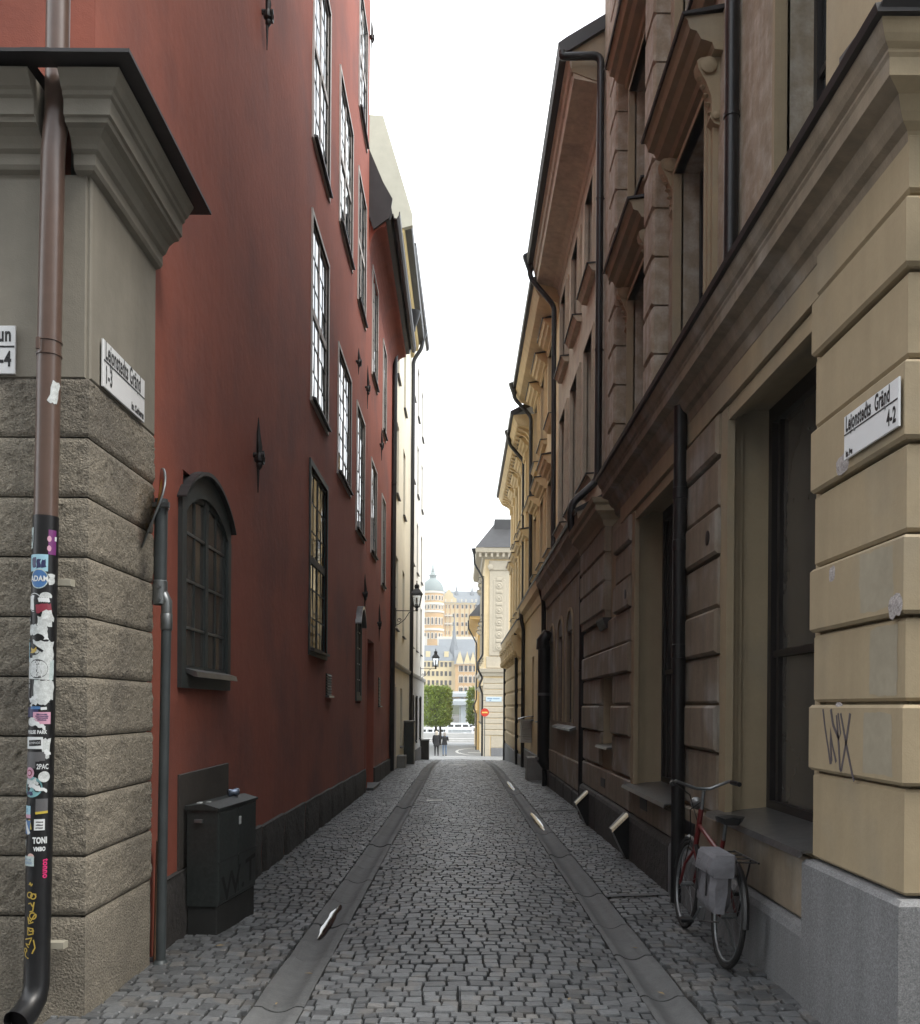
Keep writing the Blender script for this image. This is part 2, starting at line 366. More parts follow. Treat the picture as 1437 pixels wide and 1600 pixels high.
def paved(name, xa, xb, y0, y1, skew=0.0, single=300, ys=4.5, w0=.098, d0=.093):
    """a paved strip: bedding sheet, the nearest setts one by one, the rest as one mesh"""
    mb = MB(); n = int((y1 - y0) / .5) + 1; nx = 6
    for i in range(n + 1):
        y = y0 + (y1 - y0) * i / n
        for j in range(nx + 1):
            x = xa + (xb - xa) * j / nx; mb.v.append((x, y, G(y) + XS(x) - .032))
    for i in range(n):
        for j in range(nx): a = i * (nx + 1) + j; mb.f.append((a, a + 1, a + nx + 2, a + nx + 1))
    base = struct(build(name, mb, 'joint', org=(0, y0, 0), smooth=False, fixn=False))
    rest = MB(); y = y0; left = single
    while y < y1:
        d = d0 * random.uniform(.86, 1.14); x = xa - random.uniform(0, w0)
        wav = random.uniform(0, 6)
        while x < xb:
            w = w0 * random.choice((.8, .9, 1, 1, 1.1, 1.2, 1.32)) * random.uniform(.95, 1.05)
            c0, c1 = max(x, xa), min(x + w, xb); x += w
            if c1 - c0 < .035: continue
            cx = (c0 + c1) / 2; cy = y + d / 2 + .006 * math.sin(cx * 3 + wav) + skew * (cx - xa)
            zt = G(cy) + XS(cx) + random.gauss(0, .0028); sl = (XS(cx + .05) - XS(cx - .05)) / .1
            g = random.uniform(.006, .012)
            if left > 0 and cy > ys:
                o = bpy.data.objects.new('sett', random.choice(_UNIT)); COL.objects.link(o); o.parent = base
                o.location = (cx, cy - y0, zt); o.scale = ((c1 - c0 - g) / .118, (d - g * .9) / .1, 1)
                o.rotation_euler = (random.gauss(0, .02), -sl + random.gauss(0, .02), random.gauss(0, .03) + random.choice((0, math.pi)))
                left -= 1
            else:
                sett_ring(rest, cx, cy, c1 - c0 - g, d - g * .9, zt, .0045, cy < 11, (sl + random.gauss(0, .02), random.gauss(0, .02)))
        y += d
    o = struct(build('sett_field', rest, 'sett', base, smooth=False, fixn=False), 'stuff')
    return base
roadway = paved('roadway', GL1 + .004, GR0 - .004, 3.3, 44.5)
foot_l = paved('footway', -2.12, GL0 - .004, 4.0, 44.0, skew=.05)
foot_r = paved('footway', GR1 + .004, 2.42, 3.0, 42.5, skew=-.04)
# cross street in front of the corners, paved the same way
paved('cross_street', -4.2, GL0 - .004, 2.2, 3.96, single=0, ys=99)

# gutters: one dished stone after another
for a, b, nm in ((GL0, GL1, 'gutter'), (GR0, GR1, 'gutter')):
    mb = MB(); mb.add([(a - .01, 3.0, -.09 + G(3)), (b + .01, 3.0, -.09 + G(3))], [])
    for i in range(1, 43): mb.add([(a - .01, 3 + i, -.09 + G(3 + i)), (b + .01, 3 + i, -.09 + G(3 + i))], [(-2, -1, 1, 0)])
    base = struct(build(nm, mb, 'joint', org=(0, 3, 0), fixn=False))
    y = 3.1
    while y < 44:
        ln = random.uniform(.82, 1.12) if a < 0 else random.uniform(.75, 1.25)
        mb = MB(); K = 18; NY = 4; dz = random.gauss(0, .003); gap = .010
        for i in range(NY + 1):
            yy = y + gap + (ln - 2 * gap) * i / NY
            for j in range(K + 1):
                x = a + (b - a) * j / K; e = .008 * (i in (0, NY)) + .006 * (j in (0, K))
                mb.v.append((x, yy, G(yy) + XS(x) + dz - e + .004))
        for i in range(NY):
            for j in range(K): q = i * (K + 1) + j; mb.f.append((q, q + 1, q + K + 2, q + K + 1))
        rim = [j for j in range(K + 1)] + [(i + 1) * (K + 1) + K for i in range(NY)] + [NY * (K + 1) + j for j in range(K - 1, -1, -1)] + [i * (K + 1) for i in range(NY - 1, 0, -1)]
        o_ = len(mb.v); mb.v += [(mb.v[r][0], mb.v[r][1], mb.v[r][2] - .06) for r in rim]
        for q in range(len(rim)): mb.f.append((rim[q], rim[(q + 1) % len(rim)], o_ + (q + 1) % len(rim), o_ + q))
        build('gutter_stone', mb, 'gutter', base, smooth=True, fixn=True)
        y += ln
# thin water lying on one flank of the dished stones, following the stone
def puddle(x0, x1, y0, y1, lab):
    mb = MB(); nx, ny = 8, 14; keep = {}
    for j in range(ny + 1):
        t = j / ny; y = y0 + (y1 - y0) * t; hw = (x1 - x0) / 2 * max(.05, math.sin(math.pi * min(1, max(0, .04 + .92 * t))) ** .6) * (1 + .25 * noise.noise(Vector((y * 3, x0 * 9, 0))))
        xc = (x0 + x1) / 2 + .02 * noise.noise(Vector((y * 4, 3, x0)))
        for i in range(nx + 1): x = xc - hw + 2 * hw * i / nx; mb.v.append((x, y, G(y) + XS(x) + .0105))
    for j in range(ny):
        for i in range(nx): q = j * (nx + 1) + i; mb.f.append((q, q + 1, q + nx + 2, q + nx + 1))
    o = build('puddle', mb, 'water', fixn=False, smooth=True); struct(o); o['label'] = lab
puddle(-1.05, -.985, 6.55, 7.75, 'bright puddle in the left gutter')
puddle(1.185, 1.265, 13.0, 15.4, 'long bright puddle in the right gutter')
puddle(1.185, 1.265, 20.2, 23.2, 'far puddle in the right gutter')

# stone drain strips crossing the right footway from a pipe to the gutter
for yy in (8.05, 15.4):
    mb = MB(); fr = FC(yy)
    mb.add([(x, yy + s_ * .045, G(yy) + XS(x) + (.012 if abs(s_) == 1 else .002)) for x in (GR1, 1.6, 2.05) for s_ in (-1, 0, 1)], [(0, 1, 4, 3), (1, 2, 5, 4), (3, 4, 7, 6), (4, 5, 8, 7)])
    build('drain_strip', mb, 'gutter', foot_r, fixn=False)
# white thermoplastic dashes on the setts
pw = plain('worn_white_paint', (.55, .55, .53), .7, var=[(30, .3)])
for x0, x1, y0, y1 in ((-.62, -.30, 17.0, 17.35), (-.35, .25, 31.0, 31.6), (-.6, .3, 40.0, 40.5)):
    mb = MB(); k = 6
    for i in range(k + 1):
        x = x0 + (x1 - x0) * i / k; mb.v += [(x, y0, G(y0) + XS(x) + .008), (x, y1, G(y1) + XS(x) + .008)]
        if i: mb.f.append((2 * i - 2, 2 * i, 2 * i + 1, 2 * i - 1))
    build('painted_dash', mb, pw, roadway, fixn=False)

# crossing beyond the alley and the ground sheet under everything
crossm = mat('far_setts', (.15, .155, .155), .6, var=[(1.2, .12), (9, .35), (25, .3)], bump=[(14, .6, .03)])
mb = MB()
ys = [44.3 + i * 1.0 for i in range(56)]
for i, y in enumerate(ys):
    mb.v += [(-30, y, G(y) - .0), (-3, y, G(y)), (4, y, G(y)), (34, y, G(y))]
    if i:
        for j in range(3): a = (i - 1) * 4 + j; mb.f.append((a, a + 1, a + 5, a + 4))
crossing = struct(build('crossing', mb, crossm, org=(0, 44, 0), fixn=False))
asph = mat('pale_asphalt', (.20, .20, .20), .8, var=[(.3, .1), (3, .1), (60, .2)], bump=[(80, .3, .005)])
mb = MB(); zz = G(99)
for y in (99, 104, 118): mb.v += [(-160, y, zz), (160, y, zz)]
mb.f = [(0, 1, 3, 2), (2, 3, 5, 4)]
mb.add([(-160, 118, zz), (160, 118, zz), (160, 118, zz - 4), (-160, 118, zz - 4)], [(0, 1, 2, 3)])
struct(build('quay_road', mb, asph, org=(0, 99, zz), fixn=False))
# curved white line at the crossing
mb = MB(); pts = []
for i in range(22):
    a = rad(95 + 150 * i / 21); pts.append((1.9 + 2.1 * math.cos(a), 72.5 + 9.0 * math.sin(a)))
for i, (x, y) in enumerate(pts):
    mb.v += [(x - .11, y, G(y) + .006), (x + .11, y, G(y) + .006)]
    if i: k = 2 * i; mb.f.append((k - 2, k - 1, k + 1, k))
build('painted_line', mb, pw, crossing, fixn=False)
for (x0, x1, y0, y1) in ((.6, 2.0, 69.4, 70.2), (-.9, .4, 58, 59)):
    mb = MB(); mb.add([(x0, y0, G(y0) + .006), (x1, y0, G(y0) + .006), (x1, y1, G(y1) + .006), (x0, y1, G(y1) + .006)], [(0, 1, 2, 3)]); build('painted_dash', mb, pw, crossing, fixn=False)
mb = MB(); mb.add([(-3000, -400, -.9), (3000, -400, -.9), (3000, 40, -.9), (-3000, 40, -.9), (3000, 70, -3.2), (-3000, 70, -3.2), (3000, 117.9, -4.6), (-3000, 117.9, -4.6)], [(0, 1, 2, 3), (3, 2, 4, 5), (5, 4, 6, 7)])
struct(build('ground', mb, 'conc', org=(0, 0, 0), fixn=False))
# lake
sea = mat('lake_water', (.05, .07, .075), .12, bump=[(.6, .3, .3), (3, .2, .1)], spec=.5)
mb = MB(); mb.add([(-3000, 117.8, -4.3), (3000, 117.8, -4.3), (3000, 3000, -4.3), (-3000, 3000, -4.3)], [(0, 1, 2, 3)])
struct(build('water', mb, sea, org=(0, 118, -4.3), fixn=False))
# a few bits of litter and fallen leaves
lf = plain('dry_leaf', (.28, .20, .09), .7)
spots = [(-1.02, 5.05, 'dry leaf at the near end of the left gutter'), (-.93, 5.6, 'dry leaf in the left gutter, second from the viewer'), (1.2, 5.3, 'dry leaf at the near end of the right gutter'), (1.24, 6.3, 'dry leaf in the right gutter beside the bicycle'), (.62, 5.0, 'dry leaf on the roadway setts near the right gutter'), (-1.62, 6.1, 'dry leaf on the footway before the cable cabinet')]
for i, (x, y, lab) in enumerate(spots):
    a = random.uniform(0, 6); l = random.uniform(.02, .035); mb = MB(); c, s_ = math.cos(a), math.sin(a); z = G(y) + XS(x) + .014
    mb.add([(x - l * c, y - l * s_, z), (x - .3 * l * s_, y + .3 * l * c, z + .006), (x + l * c, y + l * s_, z + .002), (x + .3 * l * s_, y - .3 * l * c, z + .004)], [(0, 1, 2, 3)])
    tag(build('fallen_leaf', mb, lf, fixn=False), lab, 'leaf', 'fallen leaves on the paving')
# ================================================================== LEFT SIDE
def pane_grid(win, fr, u0, u1, v0, v1, n, cols, rows, bar, gm='glass', tilt=.010):
    """glass panes one by one between glazing bars; returns nothing, panes are children of win"""
    pw_, ph = (u1 - u0) / cols, (v1 - v0) / rows; first = None
    for i in range(cols):
        for j in range(rows):
            a, b, c, d = u0 + i * pw_ + bar / 2, u0 + (i + 1) * pw_ - bar / 2, v0 + j * ph + bar / 2, v0 + (j + 1) * ph - bar / 2
            if first is None:
                cen = Vector(fr.p((a + b) / 2, (c + d) / 2, n)); mb = MB(); e = .012
                mb.add([fr.p(a - e, c - e, n), fr.p(b + e, c - e, n), fr.p(b + e, d + e, n), fr.p(a - e, d + e, n), fr.p(a - e, c - e, n - .005), fr.p(b + e, c - e, n - .005), fr.p(b + e, d + e, n - .005), fr.p(a - e, d + e, n - .005)],
                       [(0, 1, 2, 3), (4, 5, 6, 7), (0, 1, 5, 4), (1, 2, 6, 5), (2, 3, 7, 6), (3, 0, 4, 7)])
                first = o = build('pane', mb, gm, win, org=cen); f0 = (a, c)
            else: o = inst(first, win, fr.u * (a - f0[0]) + Vector((0, 0, c - f0[1])))
            o.rotation_euler = (random.gauss(0, tilt) if abs(fr.u.x) > .5 else 0, random.gauss(0, tilt) if abs(fr.u.y) > .5 else 0, random.gauss(0, tilt))
def window(parent, fr, u0, u1, v0, v1, cols=4, rows=6, fm='frame', trim='trim', tw=.07, rec=.05, gm='glass', sill='flash', transom=None, mull=True, label=None, tp=.03, bw=.028):
    """casement window set rec deep: frame, glazing bars, panes, optional flat trim and sill"""
    mb = MB(); n1 = -rec + (.03 if rec > .08 else .009); fw = .06
    for a, b, c, d in ((u0, u0 + fw, v0, v1), (u1 - fw, u1, v0, v1), (u0 + fw, u1 - fw, v0, v0 + fw), (u0 + fw, u1 - fw, v1 - fw, v1)): mb.box(fr, a, b, c, d, -rec - .09, n1)
    mu = (u0 + u1) / 2; flush = rec <= .08
    if flush:
        fw = .045; mb = MB()
        for a, b, c, d in ((u0, u0 + fw, v0, v1), (u1 - fw, u1, v0, v1), (u0 + fw, u1 - fw, v0, v0 + fw), (u0 + fw, u1 - fw, v1 - fw, v1)): mb.box(fr, a, b, c, d, -rec - .09, n1)
    if mull: mb.box(fr, mu - (.022 if flush else .04), mu + (.022 if flush else .04), v0 + fw, v1 - fw, -rec - .06, n1 + .004)
    if transom: mb.box(fr, u0 + fw, u1 - fw, transom - .05, transom + .05, -rec - .06, n1 + .007)
    iu0, iu1, iv0, iv1 = u0 + fw, u1 - fw, v0 + fw, v1 - fw
    pw_, ph = (iu1 - iu0) / cols, (iv1 - iv0) / rows
    w = None
    if flush: w = build('window', mb, fm, parent); mb = MB()
    for i in range(1, cols):
        if not (mull and i * 2 == cols): mb.box(fr, iu0 + i * pw_ - bw / 2, iu0 + i * pw_ + bw / 2, iv0, iv1, -rec - .04, n1 - .003 if rec <= .08 else n1 - .012)
    for j in range(1, rows): mb.box(fr, iu0, iu1, iv0 + j * ph - bw / 2, iv0 + j * ph + bw / 2, -rec - .04, n1 - .004 if rec <= .08 else n1 - .016)
    if w: build('glazing_bar', mb, 'frame', w)
    else: w = build('window', mb, fm, parent)
    if label: w['label'] = label
    pane_grid(w, fr, iu0, iu1, iv0, iv1, -rec - (.012 if rec > .08 else .0), cols, rows, bw, gm)
    if trim:
        mb = MB()
        for a, b, c, d in ((u0 - tw, u0, v0 - tw, v1 + tw), (u1, u1 + tw, v0 - tw, v1 + tw), (u0, u1, v0 - tw, v0), (u0, u1, v1, v1 + tw)): mb.box(fr, a, b, c, d, -.02, tp)
        build('trim', mb, trim, w)
    if sill:
        mb = MB(); mb.prof(fr, [(-rec, v0 - .004), (-rec, v0 + .03), (tp + .05, v0 + .004), (tp + .05, v0 - .03)], u0 + .012, u1 - .012); build('sill', mb, sill, w)
    return w
def back_box(fr, u0, u1, v0, v1, n0, n1): return MB().box(fr, u0, u1, v0, v1, n0, n1)

XR = -2.0
fL = FL(XR)
red = thing('red_building', (XR, 4.85, 0), 'tall dark red rendered house with a rusticated tan corner pier', 'building')
holes = [  # (u0,u1,v0,v1)
 (11.85, 13.3, 9.15, 11.85), (11.85, 13.3, 5.68, 8.1), (11.85, 13.3, 2.35, 4.78),
 (14.45, 16.1, 9.45, 11.85), (14.45, 16.1, 5.4, 7.4),
 (17.05, 18.4, 13.05, 15.4), (17.05, 18.4, 9.38, 11.8), (17.05, 18.4, 5.0, 7.35)]
slot = (17.1, 18.0, 1.65, 3.35)       # narrow arched window
arch = (6.40, 7.62, 1.78, 3.02)       # big arched window near the corner
mb = MB(); mb.wall(fL, 4.85, 19.0, -.6, 16.5, holes + [(arch[0], arch[1], arch[2], 3.28), slot], t=6.5, rev=.14, sub=.6)
build('wall', mb, 'red', red, smooth=False)
mb = MB(); mb.box(FC(4.86), -9, XR - .004, 4.3, 16.5, -.5, 0.0); build('front_wall', mb, 'red', red)
for h in holes:
    dark = h[3] < 5
    window(red, fL, *h, cols=4, rows=6, fm='frame' if dark else 'trim', transom=h[2] + (h[3] - h[2]) * .5 if h[3] > 8 or dark else None, rec=.02, gm='glass', trim='frame' if dark else 'trim', tw=.06 if not dark else .08, bw=.018, tp=.022)
# arched window by the corner: frame ring, casements, panes, lead hood and sill
def arched_window(parent, fr, u0, u1, v0, vs, rise, fw, cols, rows, rec, m, gm, hood=True, tn=.05):
    cu = (u0 + u1) / 2; ru = (u1 - u0) / 2
    mb = MB()
    mb.box(fr, u0 - .001, u0 + fw, v0, vs, -rec - .06, tn); mb.box(fr, u1 - fw, u1 + .001, v0, vs, -rec - .06, tn); mb.box(fr, u0 + fw, u1 - fw, v0 - .001, v0 + fw, -rec - .06, tn)
    # spandrel block filling the square top of the opening, with an arched underside
    K = 14; pts = [(u0 + fw + (u1 - u0 - 2 * fw) * i / K, vs + rise * math.sin(math.pi * i / K) ** .75 * .93) for i in range(K + 1)]
    top = [(u1 - (u1 - u0) * i / K, vs + .1 + (rise + fw) * math.sin(math.pi * i / K) ** .75) for i in range(K + 1)]
    mb.poly(fr, [(u0, vs), *pts, (u1, vs), *top], -rec - .06, tn - .003)
    w = build('window', mb, m, parent)
    mb = MB(); iu0, iu1 = u0 + fw, u1 - fw; b = .05
    n1 = -rec + .018
    mb.box(fr, cu - .035, cu + .035, v0 + fw, vs + rise * .9, -rec - .05, n1)
    for a in (iu0, iu1 - b): mb.box(fr, a, a + b, v0 + fw, vs + rise * .25, -rec - .05, n1 - .004)
    mb.box(fr, iu0 + b, iu1 - b, v0 + fw, v0 + fw + b + .02, -rec - .05, n1 - .004)
    mb.arc(fr, cu, vs, (iu1 - iu0) / 2, rise * .95, 0, math.pi, b, -rec - .05, n1 - .008)
    H = vs + rise - v0 - fw
    for i in range(1, cols):
        if i * 2 != cols: mb.box(fr, iu0 + (iu1 - iu0) * i / cols - .010, iu0 + (iu1 - iu0) * i / cols + .010, v0 + fw + .06, vs + rise * .8, -rec - .04, n1 - .010)
    build('casement', mb, m, w)
    mb = MB()
    for j in range(1, rows): mb.box(fr, iu0 + b, iu1 - b, v0 + fw + H * j / rows - .009, v0 + fw + H * j / rows + .009, -rec - .04, n1 - .008)
    build('glazing_bar', mb, 'steel', w)
    pane_grid(w, fr, iu0, iu1, v0 + fw, vs + rise * .97, -rec - .003, cols, rows, .02, gm)
    return w
w = arched_window(red, fL, 6.33, 7.68, 1.72, 2.98, .22, .095, 4, 4, .0, 'frame', 'curtglass', tn=.034)
mb = MB(); K = 18; lo = []; hi = []
for i in range(K + 1):
    t = i / K; u = 6.30 + 1.41 * t; s_ = math.sin(math.pi * t) ** .75
    lo.append((u, 3.06 + .30 * s_)); hi.append((u, 3.075 + .315 * s_))
mb.poly(fL, lo + hi[::-1], -.05, .07); build('lead_hood', mb, 'flash', w)
mb = MB(); mb.prof(fL, [(-.04, 1.86), (-.04, 1.88), (.10, 1.84), (.11, 1.80), (.09, 1.80)], 6.46, 7.62); build('sill', mb, 'zinc', w)
# inner curtain behind the arched window
mb = MB(); mb.box(fL, 6.45, 7.55, 1.85, 3.2, -.14, -.12); build('blind', mb, 'curtain', w)
w = arched_window(red, fL, 17.1, 18.0, 1.7, 3.1, .25, .1, 2, 5, .0, 'frame', 'dullglass', tn=.034)
mb = MB(); lo = []; hi = []
for i in range(K + 1):
    t = i / K; u = 17.06 + .98 * t; s_ = math.sin(math.pi * t) ** .75; lo.append((u, 3.16 + .33 * s_)); hi.append((u, 3.19 + .36 * s_))
mb.poly(fL, lo + hi[::-1], -.05, .12); build('lead_hood', mb, 'zinc', w)
# plinth of split dark stones, following the fall of the street
u = 5.9; k = 0
while u < 19.0:
    ln = min(random.uniform(1.1, 1.7), 19.0 - u); mb = MB(); nU, nV = int(ln / .12) + 1, 5
    vt = G(u + ln / 2) + .50; vb = G(u + ln / 2) - .2
    for i in range(nU + 1):
        for j in range(nV + 1):
            uu, vv = u + .004 + (ln - .008) * i / nU, vb + (vt - vb) * j / nV; q = Vector((uu * 5, vv * 5, 2.2))
            edge = .02 if (i in (0, nU) or j == nV) else 0
            mb.v.append(fL.p(uu, vv, .045 + .016 * noise.noise(q) + .008 * noise.noise(q * 3) - edge))
    for i in range(nU):
        for j in range(nV): a = i * (nV + 1) + j; mb.f.append((a, a + 1, a + nV + 2, a + nV + 1))
    mb.add([fL.p(u + .004, vt, .03), fL.p(u + ln - .004, vt, .03), fL.p(u + ln - .004, vt + .015, -.01), fL.p(u + .004, vt + .015, -.01)], [(0, 1, 2, 3)])
    build('plinth_stone', mb, 'plinthd', red, smooth=True); u += ln
# wall anchors: forged bars with a hooked eye
def anchor(parent, fr, u, v, h, n=.05):
    mb = MB(); p = fr.p
    mb.tube([p(u, v - h / 2, n), p(u, v - h * .2, n), p(u, v + h * .1, n + .01), p(u, v + h * .3, n), p(u, v + h / 2, n)], [.004, .014, .03, .018, .003], 8)
    mb.tube([p(u, v, -.02), p(u, v, .11)], .025, 8)
    mb.tube([p(u + .02 + .06 * math.sin(a) * .9, v - .02 + .06 * math.cos(a), n + .04) for a in [i * .55 for i in range(10)]], .012, 6)
    mb.lathe(p(u, v - h * .06, n + .01), [(.01, -.05), (.045, -.02), (.05, .01), (.03, .05), (.012, .1)], 8)
    mb.lathe(p(u, v - h * .13, n + .01), [(.008, -.05), (.03, -.02), (.03, .01), (.01, .04)], 8)
    return build('wall_anchor', mb, 'iron', parent)
anchor(red, fL, 8.6, 4.0, .72); anchor(red, fL, 8.85, 8.45, .75)
anchor(red, fL, 18.55, 8.2, .9); anchor(red, fL, 16.9, 8.1, .5); anchor(red, fL, 18.3, 3.9, .8)
anchor(red, fL, 18.85, 15.7, .8)
# vent grilles
def vent(parent, fr, u0, u1, v0, v1, k=8):
    mb = MB(); mb.box(fr, u0, u1, v0, v1, -.02, .012); o = build('vent_grille', mb, 'ink', parent)
    for i in range(k):
        v = v0 + (v1 - v0) * (i + .5) / k; mb = MB(); mb.prof(fr, [(.012, v - .012), (.03, v - .02), (.034, v - .016), (.014, v + .008)], u0 + .01, u1 - .01); build('slat', mb, 'frame', o)
    mb = MB(); mb.box(fr, u0 - .02, u1 + .02, v0 - .03, v0 - .002, 0, .06); build('ledge', mb, 'zinc', o)
vent(red, fL, 13.35, 13.85, 1.75, 2.08)
# grey brown panel on the wall behind the cabinet
mb = MB(); mb.box(fL, 6.35, 7.7, .42, 1.1, 0, .02, .004); build('wall_panel', mb, 'plate', red)

# ---- tan corner pier
pier = build('corner_pier', MB().box(FL(-1.965), 4.69, 5.68, 3.30, 4.36, -1.6, .02, .008).box(FC(4.67), -3.6, -1.966, 3.301, 4.359, -.4, 0, .004), 'tan', red)
pier['label'] = 'tan rusticated corner pier with moulded cornice'
def rock_block(v0, v1, amp=.0105, m='rock', nm='stone_block', step=.0165, deep=True, sg=3.0):
    """corner stone: street face plus the face towards the viewer, rock-faced with drafted edges"""
    xs, y0, y1, xl_ = -1.945, 4.67, 5.68, -3.3
    mb = MB(); path = []
    nA = int((xs - xl_ ) / step); nB = int((y1 - y0) / step)
    for i in range(nA + 1): path.append((xl_ + (xs - xl_) * i / nA, y0, 0, -1))
    path[-1] = (xs, y0, .7, -.7)
    for i in range(1, nB + 1): path.append((xs, y0 + (y1 - y0) * i / nB, 1, 0))
    nV = max(4, int((v1 - v0) / step)); g = .004
    for i, (x, y, nx, ny) in enumerate(path):
        for j in range(nV + 1):
            v = v0 + g + (v1 - v0 - 2 * g) * j / nV; q = Vector((x, y, v))
            d = amp * (.35 * noise.noise(q * sg) + .30 * noise.noise(q * 13) + .60 * noise.noise(q * 33) + .75 * noise.noise(q * 62)) + amp * .35
            if j in (0, nV): d = min(d, 0) - .008
            elif j in (1, nV - 1): d *= .5
            if i == len(path) - 1: d = -.01
            mb.v.append((x + nx * d, y + ny * d, v))
    for i in range(len(path) - 1):
        for j in range(nV): a = i * (nV + 1) + j; mb.f.append((a, a + 1, a + nV + 2, a + nV + 1))
    n = len(path); t0 = len(mb.v)
    for (x, y, nx, ny) in path: mb.v += [(x - .12 * nx, y - .12 * ny, v0 + g), (x - .12 * nx, y - .12 * ny, v1 - g)]
    for i in range(n - 1):
        mb.f += [(i * (nV + 1), (i + 1) * (nV + 1), t0 + 2 * i + 2, t0 + 2 * i), (i * (nV + 1) + nV, (i + 1) * (nV + 1) + nV, t0 + 2 * i + 3, t0 + 2 * i + 1)]
    e = (n - 1) * (nV + 1); bk = [(-2.1, y1, v0 + g), (-2.1, y1, v1 - g)]
    o_ = len(mb.v); mb.v += bk; mb.f.append((e, o_, o_ + 1, e + nV))
    build(nm, mb, m, pier, smooth=True, fixn=False)
mb = MB(); mb.box(FL(-1.985), 4.72, 5.68, -.4, 3.32, -1.5, 0); mb.box(FC(4.72), -3.4, -1.986, -.4, 3.32, -.3, 0); build('pier_core', mb, 'tan', pier)
for i in range(9): rock_block(.49 + .3125 * i, .49 + .3125 * (i + 1))
rock_block(-.3, .488, amp=.005, nm='plinth_block', step=.03)
# cornice, mitred round the corner, notched for the rain pipe
cp = [(0, 4.355), (.03, 4.365), (.042, 4.385), (.042, 4.44), (.062, 4.455), (.07, 4.475), (.085, 4.505), (.115, 4.53), (.145, 4.538), (.15, 4.56), (.165, 4.565), (.165, 4.645), (.18, 4.655), (.185, 4.675), (.20, 4.685), (.215, 4.715), (.235, 4.745), (.235, 4.755), (-.3, 4.77), (-.3, 4.355)]
mb = MB(); mb.prof(FL(-1.945), cp, 4.67, 5.68, m0=-1.0); build('cornice', mb, 'tan', pier, smooth=False)
mb = MB(); mb.prof(FC(4.67), cp, -3.8, -2.165); build('cornice', mb, 'tan', pier)
mb = MB(); mb.prof(FC(4.67), cp, -2.015, -1.945, m1=1.0); build('cornice', mb, 'tan', pier)
mb = MB(); z = 4.79
mb.add([(-1.63, 4.355, z), (-1.63, 5.80, z), (-2.3, 5.80, z + .05), (-2.3, 4.9, z + .05), (-2.05, 4.9, z + .05), (-2.03, 4.355, z), (-1.63, 4.355, z - .018), (-1.63, 5.80, z - .018), (-2.3, 5.80, z - .018), (-2.3, 4.9, z - .018), (-2.05, 4.9, z - .018), (-2.03, 4.355, z - .018)],
       [(0, 1, 2, 3, 4, 5), (6, 7, 8, 9, 10, 11), (0, 1, 7, 6), (1, 2, 8, 7), (5, 0, 6, 11), (4, 5, 11, 10)])
mb.add([(-2.15, 4.355, z), (-3.9, 4.355, z), (-3.9, 4.9, z + .05), (-2.15, 4.9, z + .05), (-2.15, 4.355, z - .018), (-3.9, 4.355, z - .018)], [(0, 1, 2, 3), (0, 1, 5, 4)])
mb.add([(-2.16, 4.86, z), (-2.02, 4.86, z), (-2.02, 4.62, z + .002), (-2.16, 4.62, z + .002)], [(0, 1, 2, 3)])
mb.add([(-2.16, 4.354, z + .001), (-2.02, 4.354, z + .001), (-2.02, 4.515, z + .016), (-2.16, 4.515, z + .016), (-2.16, 4.354, z - .018), (-2.02, 4.354, z - .018)], [(0, 1, 2, 3), (0, 1, 5, 4)])
build('flashing', mb, 'flash', pier, fixn=False)

# ---- lower red house behind, with a coved eave
r2 = thing('red_house', (XR, 19.0, 0), 'lower dark red house with coved eave and dark roof beyond the tall red house', 'building')
h2 = [(19.85, 21.1, 9.0, 11.3), (19.85, 21.1, 5.05, 7.05), (22.6, 23.6, 8.6, 10.8), (22.6, 23.6, 4.7, 6.9)]
door = (19.35, 20.75, -.25, 3.05)
mb = MB(); mb.wall(fL, 19.004, 26.3, -1.0, 12.3, h2 + [door], t=5, rev=.22, sub=.7); build('wall', mb, 'red', r2, smooth=False)
for h in h2: window(r2, fL, *h, cols=4, rows=5, fm='trim', tw=.06, rec=.02, bw=.018, tp=.022)
mb = MB(); mb.box(fL, door[0], door[1], door[2], 2.35, -.24, -.2); mb.box(fL, door[0], door[1], 2.4, door[3], -.24, -.2)
d = build('door', mb, 'door', r2)
for a, b in ((door[0] + .1, 19.98), (20.12, door[1] - .1)):
    for c, e in ((-.05, .7), (.85, 2.2)): mb = MB(); mb.box(fL, a, b, c, e, -.2, -.175, .012); build('door_panel', mb, 'door', d)
mb = MB(); mb.tube([fL.p(20.0, .85, -.17), fL.p(20.0, .85, -.12), fL.p(19.9, .85, -.12)], .012, 6); build('handle', mb, 'steel', d)
mb = MB(); mb.box(fL, door[0] - .05, door[1] + .05, G(20) - .1, G(20) + .10, -.2, .16, .01); build('doorstep', mb, 'gutter', r2)
vent(r2, fL, 22.0, 22.5, 1.6, 2.3)
anchor(r2, fL, 21.9, 8.0, .8); anchor(r2, fL, 21.6, 3.6, .9)
u = 20.85
while u < 26.2:
    ln = min(1.5, 26.25 - u); mb = MB(); mb.box(fL, u + .004, u + ln - .004, G(u) - .3, G(u + ln / 2) + .45, -.02, .04, .015); build('plinth_stone', mb, 'plinthd', r2); u += ln
cv = [(0, 11.25)] + [(.34 * (1 - math.cos(a)) , 11.25 + .55 * math.sin(a)) for a in [rad(90) * i / 8 for i in range(1, 9)]] + [(.36, 11.83), (.36, 11.9), (-.1, 11.95), (-.1, 11.25)]
mb = MB(); mb.prof(fL, cv, 19.05, 26.2); build('cove', mb, 'red', r2)
mb = MB(); mb.prof(fL, [(.30, 11.9), (.46, 11.92), (.50, 12.05), (.46, 12.3), (-2.6, 15.2), (-2.6, 14.9), (.3, 12.1)], 19.02, 26.25); build('roof', mb, 'roof', r2)
